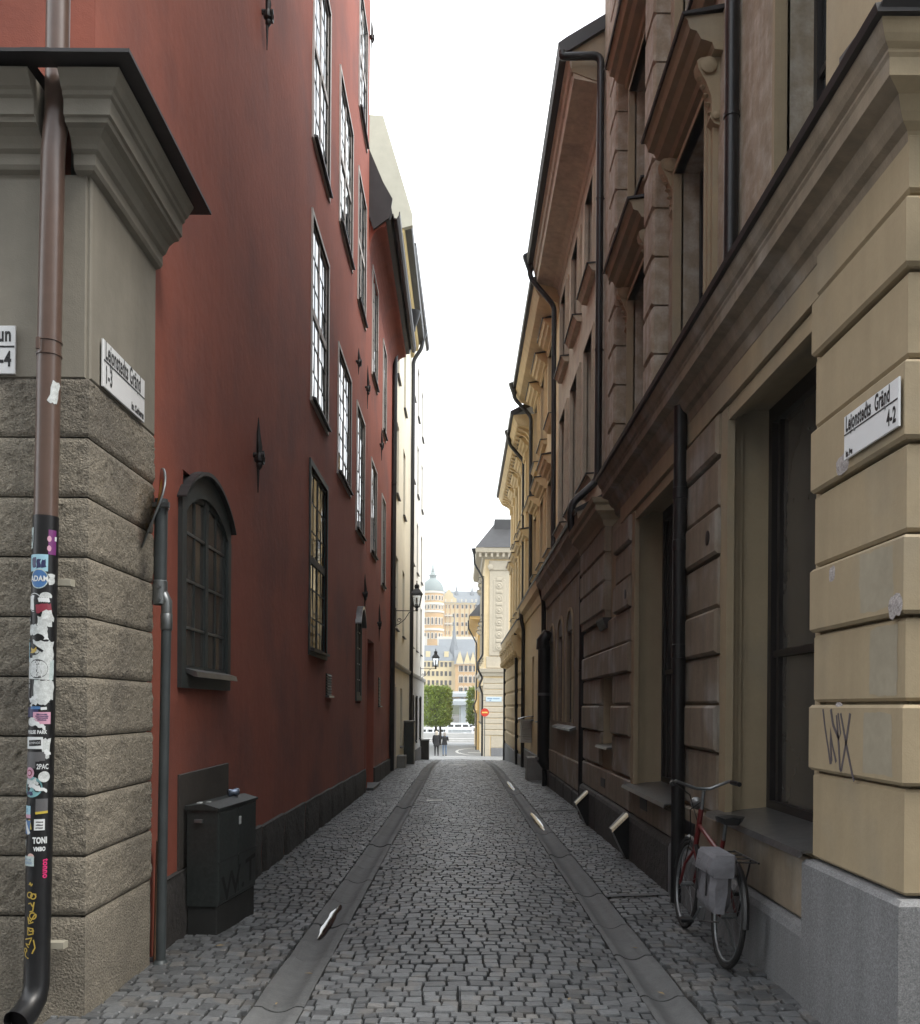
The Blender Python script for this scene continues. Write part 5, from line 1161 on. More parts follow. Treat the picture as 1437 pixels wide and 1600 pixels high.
t, fl, fu = plain_house('ochre_house', 'ochre house with hooded windows, third on the right', 22.25, 30.0, 2.16, 2.40, 11.9, 4.9, W_, 'beige3', arched=[(24.4, 25.1, 1.2, 3.1), (26.4, 27.1, 1.2, 3.1)])
pipe_thing([(1.70, 29.6, 12.1), (1.70, 29.6, 11.8), (2.26, 29.6, 11.2), (2.28, 29.6, 5.2), (1.98, 29.6, 4.9), (1.98, 29.6, 4.5), (2.06, 29.6, 4.2), (2.06, 29.6, G(29.6))], .062, 'black rain pipe at the far end of the ochre house', hopper=(1.70, 29.6, 12.15, 1.1))
W_ = [(u - .5, u + .5, v, v + 1.9) for u in (32, 34.4, 36.8, 39.2) for v in (5.4, 8.6)]
t4, fl, fu = plain_house('ornate_house', 'yellow ornate house with bracketed eaves, fourth on the right', 30.05, 42.0, 2.12, 2.36, 11.2, 4.5, W_, 'beige3', mods=True)
pipe_thing([(1.70, 32.4, 11.4), (1.70, 32.4, 11.1), (2.22, 32.4, 10.5), (2.24, 32.4, 4.9), (1.95, 32.4, 4.6), (2.0, 32.4, 4.0), (2.04, 32.4, G(32.4))], .062, 'black rain pipe on the ornate yellow house, the nearer of two', hopper=(1.70, 32.4, 11.45, 1.1))
pipe_thing([(2.04, 41.6, 4.0), (2.04, 41.6, 2.0), (2.04, 41.6, G(41.6))], .06, 'black rain pipe at the far corner of the ornate yellow house')
# ground-floor rustication grid and the stepped stone corbels over it
y = 30.6
while y < 41.6:
    for k in range(6):
        mb = MB(); v0 = .0 + .55 * k; mb.box(fl, y, y + .86, v0, v0 + .5, -.02, .06, .05); build('stone_block', mb, 'beige3', t4)
    y += .92
for i in range(9):
    y = 31.4 + i * 1.15; mb = MB(); mb.prof(fl, [(0, 3.3), (.12, 3.35), (.2, 3.55), (.28, 3.6), (.3, 3.85), (.36, 3.9), (.36, 4.1), (0, 4.15)], y, y + .55); mb.lathe(fl.p(y + .27, 3.5, .2), [(.02, -.16), (.12, -.08), (.13, .05), (.06, .14)], 8); build('corbel', mb, 'beige3', t4)
for i in range(6):
    y = 31.6 + i * 1.75; mb = MB(); mb.box(fu, y, y + .4, 4.6, 10.6, 0, .14, .03); mb.box(fu, y - .06, y + .46, 10.3, 10.6, 0, .2, .03); mb.box(fu, y - .06, y + .46, 7.6, 7.85, 0, .2, .03); mb.box(fu, y - .06, y + .46, 4.6, 4.95, 0, .2, .03); build('pilaster', mb, 'beige3', t4)
# louvred box
t = thing('louvre_box', (2.0, 27.0, .45), 'pale louvred box with curved lid hung on the ochre house', 'louvre box')
fr = FC(27.0); x0, x1, z0_, z1_ = 1.82, 2.28, .52, 1.22; lm = plain('louvre_paint', (.50, .48, .42), .5)
mb = MB()
for q in ((x0, x0 + .04, z0_, z1_), (x1 - .04, x1, z0_, z1_), (x0 + .04, x1 - .04, z0_, z0_ + .04), (x0 + .04, x1 - .04, z1_ - .04, z1_)): mb.box(fr, *q, -.5, 0)
mb.box(fr, x0 + .02, x1 - .02, z0_ + .02, z1_ - .02, -.5, -.08); build('case', mb, lm, t)
for i in range(9):
    v = z0_ + .07 + .068 * i; mb = MB(); mb.prof(fr, [(-.07, v + .03), (0, v - .02), (.008, v - .012), (-.06, v + .04)], x0 + .04, x1 - .04); build('slat', mb, lm, t)
mb = MB(); pts = [(x0 - .06 + (x1 - x0 + .1) * i / 8, z1_ + .02 + .14 * math.sin(math.pi * (.12 + .5 * i / 8)) - .05) for i in range(9)]
mb.poly(fr, pts + [(p[0], p[1] - .025) for p in pts[::-1]], -.55, .05); build('lid', mb, 'zinc', t)

# ---- R5: corner palace beyond the cross street
t = thing('corner_palace', (1.62, 62, G(62)), 'pale stone corner house with carved pilaster beyond the cross street', 'building')
fr = FC(62.0); g0 = G(62) - .3
mb = MB(); mb.box(fr, 1.62, 9, g0, 12.9, -14, 0); build('body', mb, 'beige3', t)
pal = mat('pale_stone', (.46, .41, .32), .8, var=[(1, .06), (8, .06)], bump=[(40, .3, .006)])
for i in range(10):
    v = g0 + 1.75 + .40 * i; mb = MB(); mb.box(fr, 1.58, 3.6, v, v + .36, -1.2, .06, .03); build('stone_block', mb, pal, t)
mb = MB(); mb.box(fr, 1.60, 2.05, g0, g0 + 1.72, -1.2, .08, .02); mb.box(fr, 2.12, 3.6, g0 + .9, g0 + 1.70, -.5, .03, .02); build('base_panel', mb, pal, t)
mb = MB(); mb.box(fr, 2.12, 3.6, g0, g0 + .88, -.5, .05, .02); build('plinth', mb, 'granite', t)
zc = g0 + 5.85
cpz = [(0, zc), (.1, zc), (.14, zc + .2), (.26, zc + .28), (.3, zc + .5), (-.2, zc + .55), (-.2, zc)]
mb = MB(); mb.prof(fr, cpz, 1.62, 4.2, m0=-1); mb.prof(Fr((1.62, 62), (0, 1), (-1, 0)), cpz, 0, 14, m0=-1); build('cornice', mb, pal, t)
mb = MB(); mb.box(fr, 1.75, 3.5, zc + .55, zc + 1.35, -.5, .08, .03); build('pedestal', mb, pal, t)
mb = MB(); mb.box(fr, 1.95, 3.3, zc + 1.4, 11.0, -.5, .10, .03); build('pilaster', mb, pal, t)
mb = MB(); mb.box(fr, 2.2, 3.05, zc + 1.7, 10.4, .06, .125, .03); pp = build('carved_panel', mb, pal, t)
z = zc + 2.0
while z < 10.2:
    mb = MB(); mb.lathe(fr.p(2.62, z, .125), [(.22, 0), (.25, .03), (.17, .05), (.14, .02), (.08, .06)], 10, ax=(0, -1, 0)); mb.box(fr, 2.4, 2.84, z + .32, z + .55, .12, .17, .03); build('carving', mb, pal, pp); z += .85
mb = MB(); mb.box(fr, 1.9, 3.35, 11.0, 11.7, -.5, .16, .06); mb.lathe(fr.p(2.0, 11.25, .2), [(.18, 0), (.2, .05), (.06, .09)], 10, ax=(0, -1, 0)); mb.lathe(fr.p(3.25, 11.25, .2), [(.18, 0), (.2, .05), (.06, .09)], 10, ax=(0, -1, 0)); build('capital', mb, pal, t)
ez = 12.2; ep = [(0, ez - .4), (.15, ez - .35), (.2, ez - .1), (.6, ez), (.66, ez + .3), (-.2, ez + .4), (-.2, ez - .4)]
mb = MB(); mb.prof(fr, ep, 1.62, 9, m0=-1); mb.prof(Fr((1.62, 62), (0, 1), (-1, 0)), ep, 0, 14, m0=-1); build('eave', mb, pal, t)
k = 0; u = 1.2
while u < 4: mb = MB(); mb.box(fr, u, u + .16, ez - .3, ez - .02, 0, .5); build('modillion', mb, pal, t); u += .4
mb = MB(); mb.add([(.95, 61.3, ez + .32), (9, 61.3, ez + .32), (9, 64, ez + 2.8), (2.6, 64, ez + 2.8), (2.6, 75, ez + 2.8), (.95, 76.5, ez + .32)], [(0, 1, 2, 3), (0, 3, 4, 5)]); build('roof', mb, 'roof', t, fixn=False)
mb = MB(); mb.box(fr, 2.3, 3.6, ez + 1.2, ez + 2.6, -2.5, -1.0); build('dormer', mb, 'roof', t)
fs = Fr((1.62, 62), (0, 1), (-1, 0))
for u in (2.2, 5.6, 9.2):
    for v in (.4, 5.0, 8.2): surround(t, fs, (u, u + 1.1, v, v + 2.1), pal, w=.15, n=.06); mb = MB(); mb.box(fs, u, u + 1.1, v, v + 2.1, 0, .02); o = build('window', mb, 'darkframe', t); mb = MB(); mb.box(fs, u + .08, u + 1.02, v + .08, v + 2.0, .02, .026); build('pane', mb, 'glass', o)
pipe_thing([(.88, 62.6, 12.4), (.9, 62.6, 11.6), (1.5, 62.6, 10.6), (1.52, 62.6, 5.2), (1.2, 62.6, 4.7), (1.2, 62.6, 4.2), (1.52, 62.6, 3.6), (1.3, 62.6, 3.1), (1.52, 62.6, 2.5), (1.52, 62.6, G(62.6))], .07, 'bent black rain pipe on the pale corner palace', hopper=(.88, 62.6, 12.5, 1.2))
# small street sign and no-entry sign on it
ts = thing('street_sign', fr.p(1.72, 2.3, .07), 'small pale blue street sign on the far corner palace', 'street sign')
mb = MB(); mb.box(fr, 1.75, 2.85, 1.95, 2.28, .065, .085, .004); build('plate', mb, plain('pale_blue_enamel', (.50, .60, .66), .4), ts)
for i, (a, b, v) in enumerate(((1.85, 2.2, 2.12), (2.25, 2.7, 2.12), (2.0, 2.12, 2.0))): mb = MB(); mb.box(fr, a, b, v, v + .07, .085, .088); build('lettering', mb, plain('faded_blue_ink', (.2, .3, .42), .5), ts)
ts = thing('no_entry_sign', (1.66, 61.0, G(61)), 'round red no-entry sign on a post before the far corner palace', 'traffic sign')
mb = MB(); mb.tube([(1.66, 61.0, G(61)), (1.66, 61.0, 1.5)], .03, 10); build('post', mb, 'dullsteel', ts)
mb = MB(); mb.lathe((1.66, 60.96, 1.2), [(.28, 0), (.28, .02), (.1, .022)], 28, ax=(0, -1, 0)); dsc = build('disc', mb, plain('no_entry_red', (.5, .03, .012), .4), ts)
mb = MB(); mb.box(FC(60.935), 1.47, 1.85, 1.15, 1.25, 0, .006); build('bar', mb, plain('no_entry_bar', (.75, .48, .12), .4), dsc)
# ---- further yellow house towards the quay
t = thing('quay_house', (1.45, 76.5, G(76)), 'small orange yellow house with eave beyond the corner palace', 'building')
fr = FC(76.5); oc = mat('orange_render', (.62, .42, .17), .85, var=[(1, .07)])
mb = MB(); mb.box(fr, 1.45, 8, G(76) - .4, 9.2, -15, 0); build('body', mb, oc, t)
ez = 9.0; mb = MB(); ep = [(0, ez - .3), (.2, ez - .2), (.7, ez), (.72, ez + .25), (-.2, ez + .3), (-.2, ez - .3)]; f7 = Fr((1.45, 76.5), (0, 1), (-1, 0))
mb.prof(f7, ep, 0, 15, m0=-1); mb.prof(fr, ep, 1.45, 8, m0=-1); build('eave', mb, oc, t)
mb = MB(); mb.add([(.65, 75.7, ez + .27), (8, 75.7, ez + .27), (8, 78, ez + 2.5), (2.4, 78, ez + 2.5), (2.4, 92, ez + 2.5), (.65, 92, ez + .27)], [(0, 1, 2, 3), (0, 3, 4, 5)]); build('roof', mb, 'roof', t, fixn=False)
for u in (2, 5.5, 9, 12):
    for v in (-.4, 3.2, 6.0): mb = MB(); mb.box(f7, u, u + 1.0, v, v + 1.7, 0, .03); o = build('window', mb, 'trim', t); mb = MB(); mb.box(f7, u + .1, u + .9, v + .1, v + 1.6, .03, .035); build('pane', mb, 'glass', o)
mb = MB(); mb.prof(f7, [(0, 1.0), (.12, 1.05), (.14, 1.25), (0, 1.3)], 0, 15); build('string_course', mb, oc, t)
pipe_thing([(.62, 77, 9.0), (.65, 77, 8.3), (1.36, 77, 7.0), (1.36, 77, 2.2), (1.1, 77, 1.6), (1.36, 77, 1.0), (1.36, 77, G(77))], .06, 'thin black rain pipe on the small orange yellow house')
# ================================================================== cross street, and a house added behind the viewer to shade the alley
mb = MB(); mb.add([(-18, -5.2, .07), (18, -5.2, .07), (18, 3.0, -.045), (-18, 3.0, -.045), (18, 3.95, -.055), (2.3, 3.95, -.055), (2.3, 3.0, -.045), (-18, 3.95, -.055), (-4.2, 3.95, -.055), (-4.2, 3.0, -.045)], [(0, 1, 2, 6, 9, 3), (6, 2, 4, 5), (3, 9, 8, 7)])
struct(build('cross_street', mb, mat('cross_street_setts', (.10, .104, .107), .5, var=[(2, .12), (10, .3), (40, .25)], bump=[(12, .6, .03)]), org=(0, 0, 0), fixn=False))
t = thing('added_shade_house', (0, -5.2, 0), 'grey beige house added behind the viewer to shade the alley mouth', 'building')
fo = Fr((0, -5.2), (1, 0), (0, 1))
ho = [(u, u + 1.1, v, v + 2.0) for u in (-13, -10, -7, -4, -1, 2, 5, 8, 11) for v in (1.4, 5.2, 8.6)]
mb = MB(); mb.wall(fo, -18, 18, -.3, 11.5, ho, t=8, rev=.2); build('wall', mb, 'greyrender', t)
for a, b, c, d in ho:
    mb = MB(); mb.box(fo, a, b, c, d, -.2, -.14); w = build('window', mb, 'darkframe', t)
    mb = MB(); mb.box(fo, a + .08, b - .08, c + .08, d - .08, -.138, -.132); build('pane', mb, 'glass', w)
mb = MB(); mb.prof(fo, [(.5, 11.4), (.55, 11.6), (-4, 15), (-8, 11.6), (-8, 11.4)], -18.2, 18.2); build('roof', mb, 'roof', t)
# ================================================================== FAR END
# ---- clipped lime trees
def lime(x, y, w, d, v0, v1, label):
    z = G(min(y, 99)); t = thing('clipped_tree', (x, y, z), label, 'tree', 'box-clipped trees on the quay')
    for dx in (0,):
        mb = MB(); mb.tube([(x + dx, y, z - .1), (x + dx + .03, y, z + 1.2), (x + dx, y, v0 + .6)], [.16, .12, .10], 10)
        for i in range(7): a = i * .9; mb.tube([(x, y, v0 + .2 + .1 * i), (x + w * .3 * math.cos(a), y + d * .3 * math.sin(a), v0 + .7 + .25 * i), (x + w * .42 * math.cos(a), y + d * .42 * math.sin(a), v0 + 1.0 + .25 * i)], [.06, .04, .015], 6)
        build('trunk', mb, mat('bark', (.07, .06, .05), .9, var=[(12, .3)], bump=[(20, .6, .02)]), t)
    mb = MB()
    for i in range(9000):
        # leaves crowd towards the clipped surface
        px, py, pz = (random.random() for _ in range(3))
        if random.random() < .75:
            ax = random.choice((0, 1, 2, 2)); val = random.choice((0, 1)) + random.gauss(0, .05)
            if ax == 0: px = val
            elif ax == 1: py = val
            else: pz = val
        c = Vector((x + (px - .5) * w, y + (py - .5) * d, v0 + pz * (v1 - v0)))
        if noise.noise(c * 1.9) < -.42: continue
        n = Vector((random.gauss(0, 1), random.gauss(0, 1), random.gauss(.5, 1))).normalized(); a = n.orthogonal().normalized(); b = n.cross(a); s_ = random.uniform(.06, .11)
        mb.add([c - a * s_, c + b * s_ * .7, c + a * s_, c - b * s_ * .7], [(0, 1, 2, 3)])
    build('crown', mb, mat('lime_leaves', (.23, .31, .06), .6, isl=.45, var=[(2, .25)]), t, fixn=False)
lime(-2.25, 85, 2.3, 2.6, .05, 3.25, 'box-clipped lime tree left of the far view, behind the walkers')
lime(-1.95, 90.5, 2.1, 2.4, .05, 3.25, 'box-clipped lime tree just behind the one near the walkers')
lime(2.05, 92.5, 2.4, 2.6, .05, 3.25, 'box-clipped lime tree half hidden by the yellow house')

# ---- quay furniture: white parapet, railing, kerb steps
pale_q = mat('pale_quay_stone', (.40, .40, .39), .8, var=[(.6, .08), (5, .06)])
zq = G(99)
for y, h, lab in ((101, .14, 'first long pale kerb step on the quay'), (104, .30, 'second long pale kerb step on the quay'), (110, .75, 'long pale parapet wall at the edge of the quay')):
    mb = MB(); mb.box(FC(y), -60, 60, zq - .05, zq + h, -.5, 0, .03); tag(build('quay_wall', mb, pale_q), lab, 'wall')
t = thing('quay_railing', (0, 115, zq), 'thin pale railing along the far edge of the quay', 'railing'); rp = plain('pale_rail_paint', (.5, .52, .53), .5)
for i in range(41): mb = MB(); mb.tube([(-20 + i, 115, zq), (-20 + i, 115, zq + 1.05)], .03, 6); build('post', mb, rp, t)
for h in (.35, .7, 1.05): mb = MB(); mb.tube([(-20, 115, zq + h), (20, 115, zq + h)], .025, 6); build('rail', mb, rp, t)

# ---- moored boats in front of the bridge
def boat(x, y, l, label, hull, s=1.0):
    z = -4.3; t = thing('moored_boat', (x, y, z), label, 'boat', 'white boats moored below the bridge')
    mb = MB(); secs = [(-.5, .75, .9), (-.2, 1, .85), (.15, 1, .9), (.38, .6, 1.05), (.5, .04, 1.25)]; B = .17 * l
    for u, w, h in secs: mb.v += [(x + u * l, y - w * B, z + h * s), (x + u * l, y - w * B * .6, z - .2), (x + u * l, y + w * B * .6, z - .2), (x + u * l, y + w * B, z + h * s)]
    for i in range(4):
        for k in range(4): mb.f.append((i * 4 + k, i * 4 + (k + 1) % 4, i * 4 + 4 + (k + 1) % 4, i * 4 + 4 + k))
    mb.f += [(0, 1, 2, 3), (16, 17, 18, 19)]; build('hull', mb, hull, t)
    f = FC(y - B * .6); mb = MB(); mb.box(f, x - .35 * l, x + .18 * l, z + .85 * s, z + 1.9 * s, -B * 1.2, 0, .08); c = build('cabin', mb, 'signwhite', t)
    for i in range(4): mb = MB(); mb.box(f, x - .32 * l + i * .12 * l, x - .23 * l + i * .12 * l, z + 1.25 * s, z + 1.65 * s, 0, .02); build('window', mb, 'glass', c)
    mb = MB(); mb.tube([(x, y, z + 1.8 * s), (x, y, z + 3.4 * s)], .04, 6); build('mast', mb, 'signwhite', t)
hw, hd = plain('boat_white', (.7, .71, .71), .35), plain('boat_red', (.30, .07, .06), .4)
for i, (x, y, l, h, lab) in enumerate(((-3.5, 150, 9, hw, 'white moored boat at the left of the far water'), (5.5, 158, 10, hd, 'dark red hulled boat moored in the middle of the far water'), (-8.5, 175, 11, hw, 'white moored boat behind the left one'), (9.5, 178, 12, hw, 'white moored boat at the right of the far water'), (1.5, 190, 12, hw, 'white moored boat nearest the bridge'), (16, 165, 10, hw, 'white moored boat hidden by the yellow house'))): boat(x, y, l, lab, h, 1.25)
# ---- low bridge across the lake
t = thing('road_bridge', (0, 230, -4.3), 'long grey concrete bridge with railing crossing behind the boats', 'bridge'); bc = mat('bridge_concrete', (.33, .36, .37), .8, var=[(.2, .08), (2, .06)])
fb = FC(230)
mb = MB(); mb.box(fb, -120, 120, 1.9, 3.0, -14, 0, .05); build('lower_deck', mb, bc, t)
mb = MB(); mb.box(fb, -120, 120, 4.1, 5.0, -16, -3, .05); build('upper_deck', mb, bc, t)
mb = MB(); mb.box(fb, -120, 120, 3.0, 3.5, -.2, -.05); build('parapet', mb, plain('pale_parapet', (.55, .58, .58), .6), t)
mb = MB(); mb.box(fb, -120, 120, 5.0, 5.5, -3.3, -3.1); build('parapet', mb, plain('pale_parapet', (.55, .58, .58), .6), t)
for i in range(13):
    mb = MB(); mb.box(fb, -90 + 15 * i, -88.6 + 15 * i, -4.6, 1.9, -12, -1, .05); build('pier', mb, bc, t)
    mb = MB(); mb.box(fb, -90 + 15 * i, -89.2 + 15 * i, 3.0, 4.1, -13, -5); build('column', mb, bc, t)

# ---- hill of Södermalm-like houses on the far shore (all at real distance)
Yh = 380.0
def K_(px): return (px - 718) / 1400      # direction of a photo column
mb = MB(); hill = mat('far_hillside', (.10, .13, .07), .9, var=[(.05, .2)])
prof_ = [(-260, -5), (-260, 8), (-120, 16), (-40, 24), (20, 24), (90, 18), (260, 6), (260, -5)]
mb.poly(FC(420), prof_, -60, 0); struct(build('hill', mb, hill))
mb = MB(); mb.box(FC(345), -260, 260, -5, -2.2, -90, 0); struct(build('far_shore', mb, 'conc'))
def far_house(name, label, x0, x1, y, d, z0, z1, m, rows, cols, rm, roof='gable', rh=6, ww=.9, wh=1.7, wm=None, arched=False, wt='trim', margin=1.2):
    fr = FC(y); t = thing(name, ((x0 + x1) / 2, y, z0), label, 'building')
    mb = MB(); mb.box(fr, x0, x1, z0, z1, -d, 0); build('wall', mb, m, t)
    wp, pp_ = None, None
    for i in range(cols):
        for j in range(rows):
            u = x0 + margin + (x1 - x0 - 2 * margin) * ((i + .5) / cols) - ww / 2; v = z0 + (z1 - z0) * ((j + .35) / rows)
            if wp is None:
                mb = MB(); mb.box(fr, u - .18, u + ww + .18, v - .12, v + wh + .18, 0, .1)
                if arched: mb.arc(fr, u + ww / 2, v + wh, ww / 2 + .2, ww * .7, 0, math.pi, .25, 0, .12, 8)
                wp = build('window', mb, wt if not isinstance(wt, str) else M[wt], t); b0 = (u, v)
                mb = MB(); mb.box(fr, u, u + ww, v, v + wh, .1, .13); pp_ = build('pane', mb, mat('far_glass', (.20, .205, .21), .2), wp)
            else:
                dl = (u - b0[0], 0, v - b0[1]); w = inst(wp, t, dl); inst(pp_, w, dl)
    if roof == 'gable':
        mb = MB(); mb.add([(x0 - .4, y - .5, z1), (x1 + .4, y - .5, z1), (x1 + .4, y + d / 2, z1 + rh), (x0 - .4, y + d / 2, z1 + rh), (x0 - .4, y + d, z1), (x1 + .4, y + d, z1)], [(0, 1, 2, 3), (3, 2, 5, 4), (0, 3, 4), (1, 2, 5)])
        build('roof', mb, rm, t, fixn=False)
    mb = MB(); mb.box(fr, x0 - .3, x1 + .3, z1 - .5, z1, -d, .35); build('cornice', mb, m, t)
    return t, fr
brick = mat('far_red_brick', (.48, .29, .12), .9, var=[(.15, .1), (1.5, .08)])
yel = mat('far_yellow_render', (.58, .47, .26), .9, var=[(.15, .06)])
pkb = mat('far_pale_brick', (.58, .47, .27), .9, var=[(.15, .08), (1.5, .06)])
slate = mat('far_slate', (.13, .15, .17), .7, var=[(.3, .12)])
copper = mat('far_copper', (.16, .20, .20), .6, var=[(.5, .1)])
stone = mat('far_stone', (.58, .55, .48), .9, var=[(.2, .06)])
def X(px, y): return K_(px) * y
def Zp(py, y): return 1.6 + (1104 - py) / 1400 * y
# round tower with dome and spire
y = 385; cx = X(675, y); r = 4.6
t = thing('tower_house', (cx, y, 20), 'round red brick tower with green dome and spire on the far hill', 'building')
mb = MB(); mb.lathe((cx, y, 0), [(r, Zp(1010, y) - 8), (r, Zp(925, y))], 20); build('tower', mb, brick, t)
for py in (985, 957, 945, 927): mb = MB(); mb.lathe((cx, y, Zp(py, y)), [(r + .02, -.5), (r + .35, -.4), (r + .35, .4), (r + .02, .5)], 20); build('band', mb, stone, t)
for k, (pa, pb) in enumerate(((1000, 990), (978, 966), (954, 947), (940, 932))):
    for i in range(7):
        a = rad(-150 + i * 20); mb = MB(); c0 = Vector((cx + r * math.cos(a), y + r * math.sin(a), 0)); f = Fr(c0, (-math.sin(a), math.cos(a)), (math.cos(a), math.sin(a)))
        mb.box(f, -.55, .55, Zp(pa, y), Zp(pb, y) , -.2, .14); o = build('window', mb, stone, t); mb = MB(); mb.box(f, -.33, .33, Zp(pa, y) + .25, Zp(pb, y) - .25, .14, .17); build('pane', mb, mat('far_glass', (0, 0, 0)), o)
zd = Zp(925, y); mb = MB(); mb.lathe((cx, y, zd), [(r + .3, 0), (r + .1, 1.2), (4.3, 2.6), (3.3, 4.3), (1.9, 5.4), (1.5, 5.7), (1.5, 6.7), (2.0, 6.9), (1.3, 7.4), (.7, 8.6), (.9, 8.8), (.45, 10), (.1, 15.5), (.02, 17)], 20); build('dome', mb, copper, t)
# big gabled tenement
y = 392
t, fr = far_house('gabled_tenement', 'pale brick tenement with ornate gables on the far hill', X(688, y), X(752, y), y, 14, Zp(1010, y), Zp(942, y), pkb, 5, 9, slate, 'gable', 6, ww=.8, wh=1.5, wt=stone)
for px, top, wd in ((700, 921, 3.4), (722, 941, 2.4), (738, 945, 2.2)):
    gx = X(px, y); z = Zp(942, y); h = Zp(top, y) - z; mb = MB()
    mb.poly(fr, [(gx - wd, z - .5), (gx + wd, z - .5), (gx + wd, z + h * .3), (gx + wd * .6, z + h * .45), (gx + wd * .55, z + h * .65), (gx + wd * .25, z + h * .8), (gx + wd * .2, z + h * .95), (gx, z + h), (gx - wd * .2, z + h * .95), (gx - wd * .25, z + h * .8), (gx - wd * .55, z + h * .65), (gx - wd * .6, z + h * .45), (gx - wd, z + h * .3)], -1, .3); g_ = build('gable', mb, pkb, t)
    for s_ in (-.5, .5): mb = MB(); mb.box(fr, gx + s_ * wd * .8 - .3, gx + s_ * wd * .8 + .3, z + .3, z + 1.6, .3, .4); build('window', mb, stone, g_)
for px in (712, 735, 748): mb = MB(); mb.lathe((X(px, y), y + 5, Zp(938, y) + 2), [(1.0, 0), (1.1, 1), (.5, 2.5), (.1, 5.5)], 8); build('turret', mb, slate, t)
for px, py in ((700, 962), (700, 975), (735, 978)): mb = MB(); mb.box(fr, X(px, y) - 1.8, X(px, y) + 1.8, Zp(py, y) - .3, Zp(py, y) + .3, 0, .9); build('balcony', mb, stone, t)
for i in range(10): u = X(688, y) + (X(752, y) - X(688, y)) * i / 9; mb = MB(); mb.box(fr, u - .25, u + .25, Zp(1005, y), Zp(945, y), .0, .2); build('pilaster', mb, brick, t)
# pale retaining base under them
mb = MB(); mb.box(FC(381), X(655, 381), X(760, 381), 4, Zp(995, 381), -12, 0, .1); tag(build('terrace_wall', mb, stone), 'pale stone terrace wall under the far hill houses', 'wall')
# dark turret spire at right
y = 388; mb = MB(); mb.lathe((X(749, y), y, Zp(990, y)), [(2.3, 0), (2.3, 12), (2.6, 12.2), (1.2, 15), (.9, 20), (.9, 23), (1.2, 23.3), (.2, 27), (.03, 30)], 10); tag(build('slim_turret', mb, slate), 'slim dark turret spire at the right of the far hill', 'tower')
# dark roofed hall with spire in the middle
y = 372
t, fr = far_house('slate_hall', 'slate roofed hall with a needle spire in front of the hill houses', X(686, y), X(748, y), y, 12, Zp(1050, y), Zp(1018, y), slate, 2, 8, slate, 'gable', 5.5, ww=1, wh=1.2, wt=stone)
mb = MB(); cx = X(709, y); mb.lathe((cx, y - 2, Zp(1040, y)), [(2.4, 0), (2.2, 4), (1.7, 7), (.7, 12), (.05, 22)], 8); build('spire', mb, slate, t)
# yellow house with slate mansard, left
y = 362
t, fr = far_house('yellow_far_house', 'yellow far shore house with slate mansard roof', X(655, y), X(711, y), y, 14, Zp(1090, y), Zp(1033, y), yel, 4, 7, slate, 'none', ww=1.0, wh=1.9, wt=yel)
z1 = Zp(1033, y); mb = MB(); a, b = X(655, y) - .4, X(711, y) + .4; mb.add([(a, y - .4, z1), (b, y - .4, z1), (b - 4.5, y + 4, z1 + 6.5), (a + 1, y + 4, z1 + 6.5), (a, y + 14, z1), (b, y + 14, z1), (b - 4.5, y + 10, z1 + 6.5), (a + 1, y + 10, z1 + 6.5)], [(0, 1, 2, 3), (1, 5, 6, 2), (5, 4, 7, 6), (4, 0, 3, 7), (3, 2, 6, 7)]); rf = build('roof', mb, slate, t, fixn=False)
for px in (668, 697): mb = MB(); mb.box(FC(y), X(px, y) - .9, X(px, y) + .9, z1 + 1.6, z1 + 3.9, -3, -.6); build('dormer', mb, yel, rf)
# brick warehouse with triangular gables, right
y = 358
t, fr = far_house('brick_warehouse', 'orange brick house with three pointed gables on the far shore', X(711, y), X(748, y), y, 12, Zp(1090, y), Zp(1038, y), brick, 3, 4, slate, 'gable', 6, ww=1.1, wh=2.4, arched=True, wt=stone)
for px in (717, 728, 737, 746): gx = X(px, y); z = Zp(1038, y); mb = MB(); mb.poly(fr, [(gx - 1.5, z - .4), (gx + 1.5, z - .4), (gx, z + 5.2)], -4, .3); build('gable', mb, pkb, t)
# houses continuing the shore beyond both sides of the view
far_house('shore_house', 'long yellow shore house hidden left of the view', X(560, 366), X(652, 366), 366, 14, -3, 16, yel, 5, 10, slate, 'gable', 6)
far_house('shore_house', 'long brick shore house hidden right of the view', X(750, 366), X(860, 366), 366, 14, -3, 18, brick, 5, 12, slate, 'gable', 6)

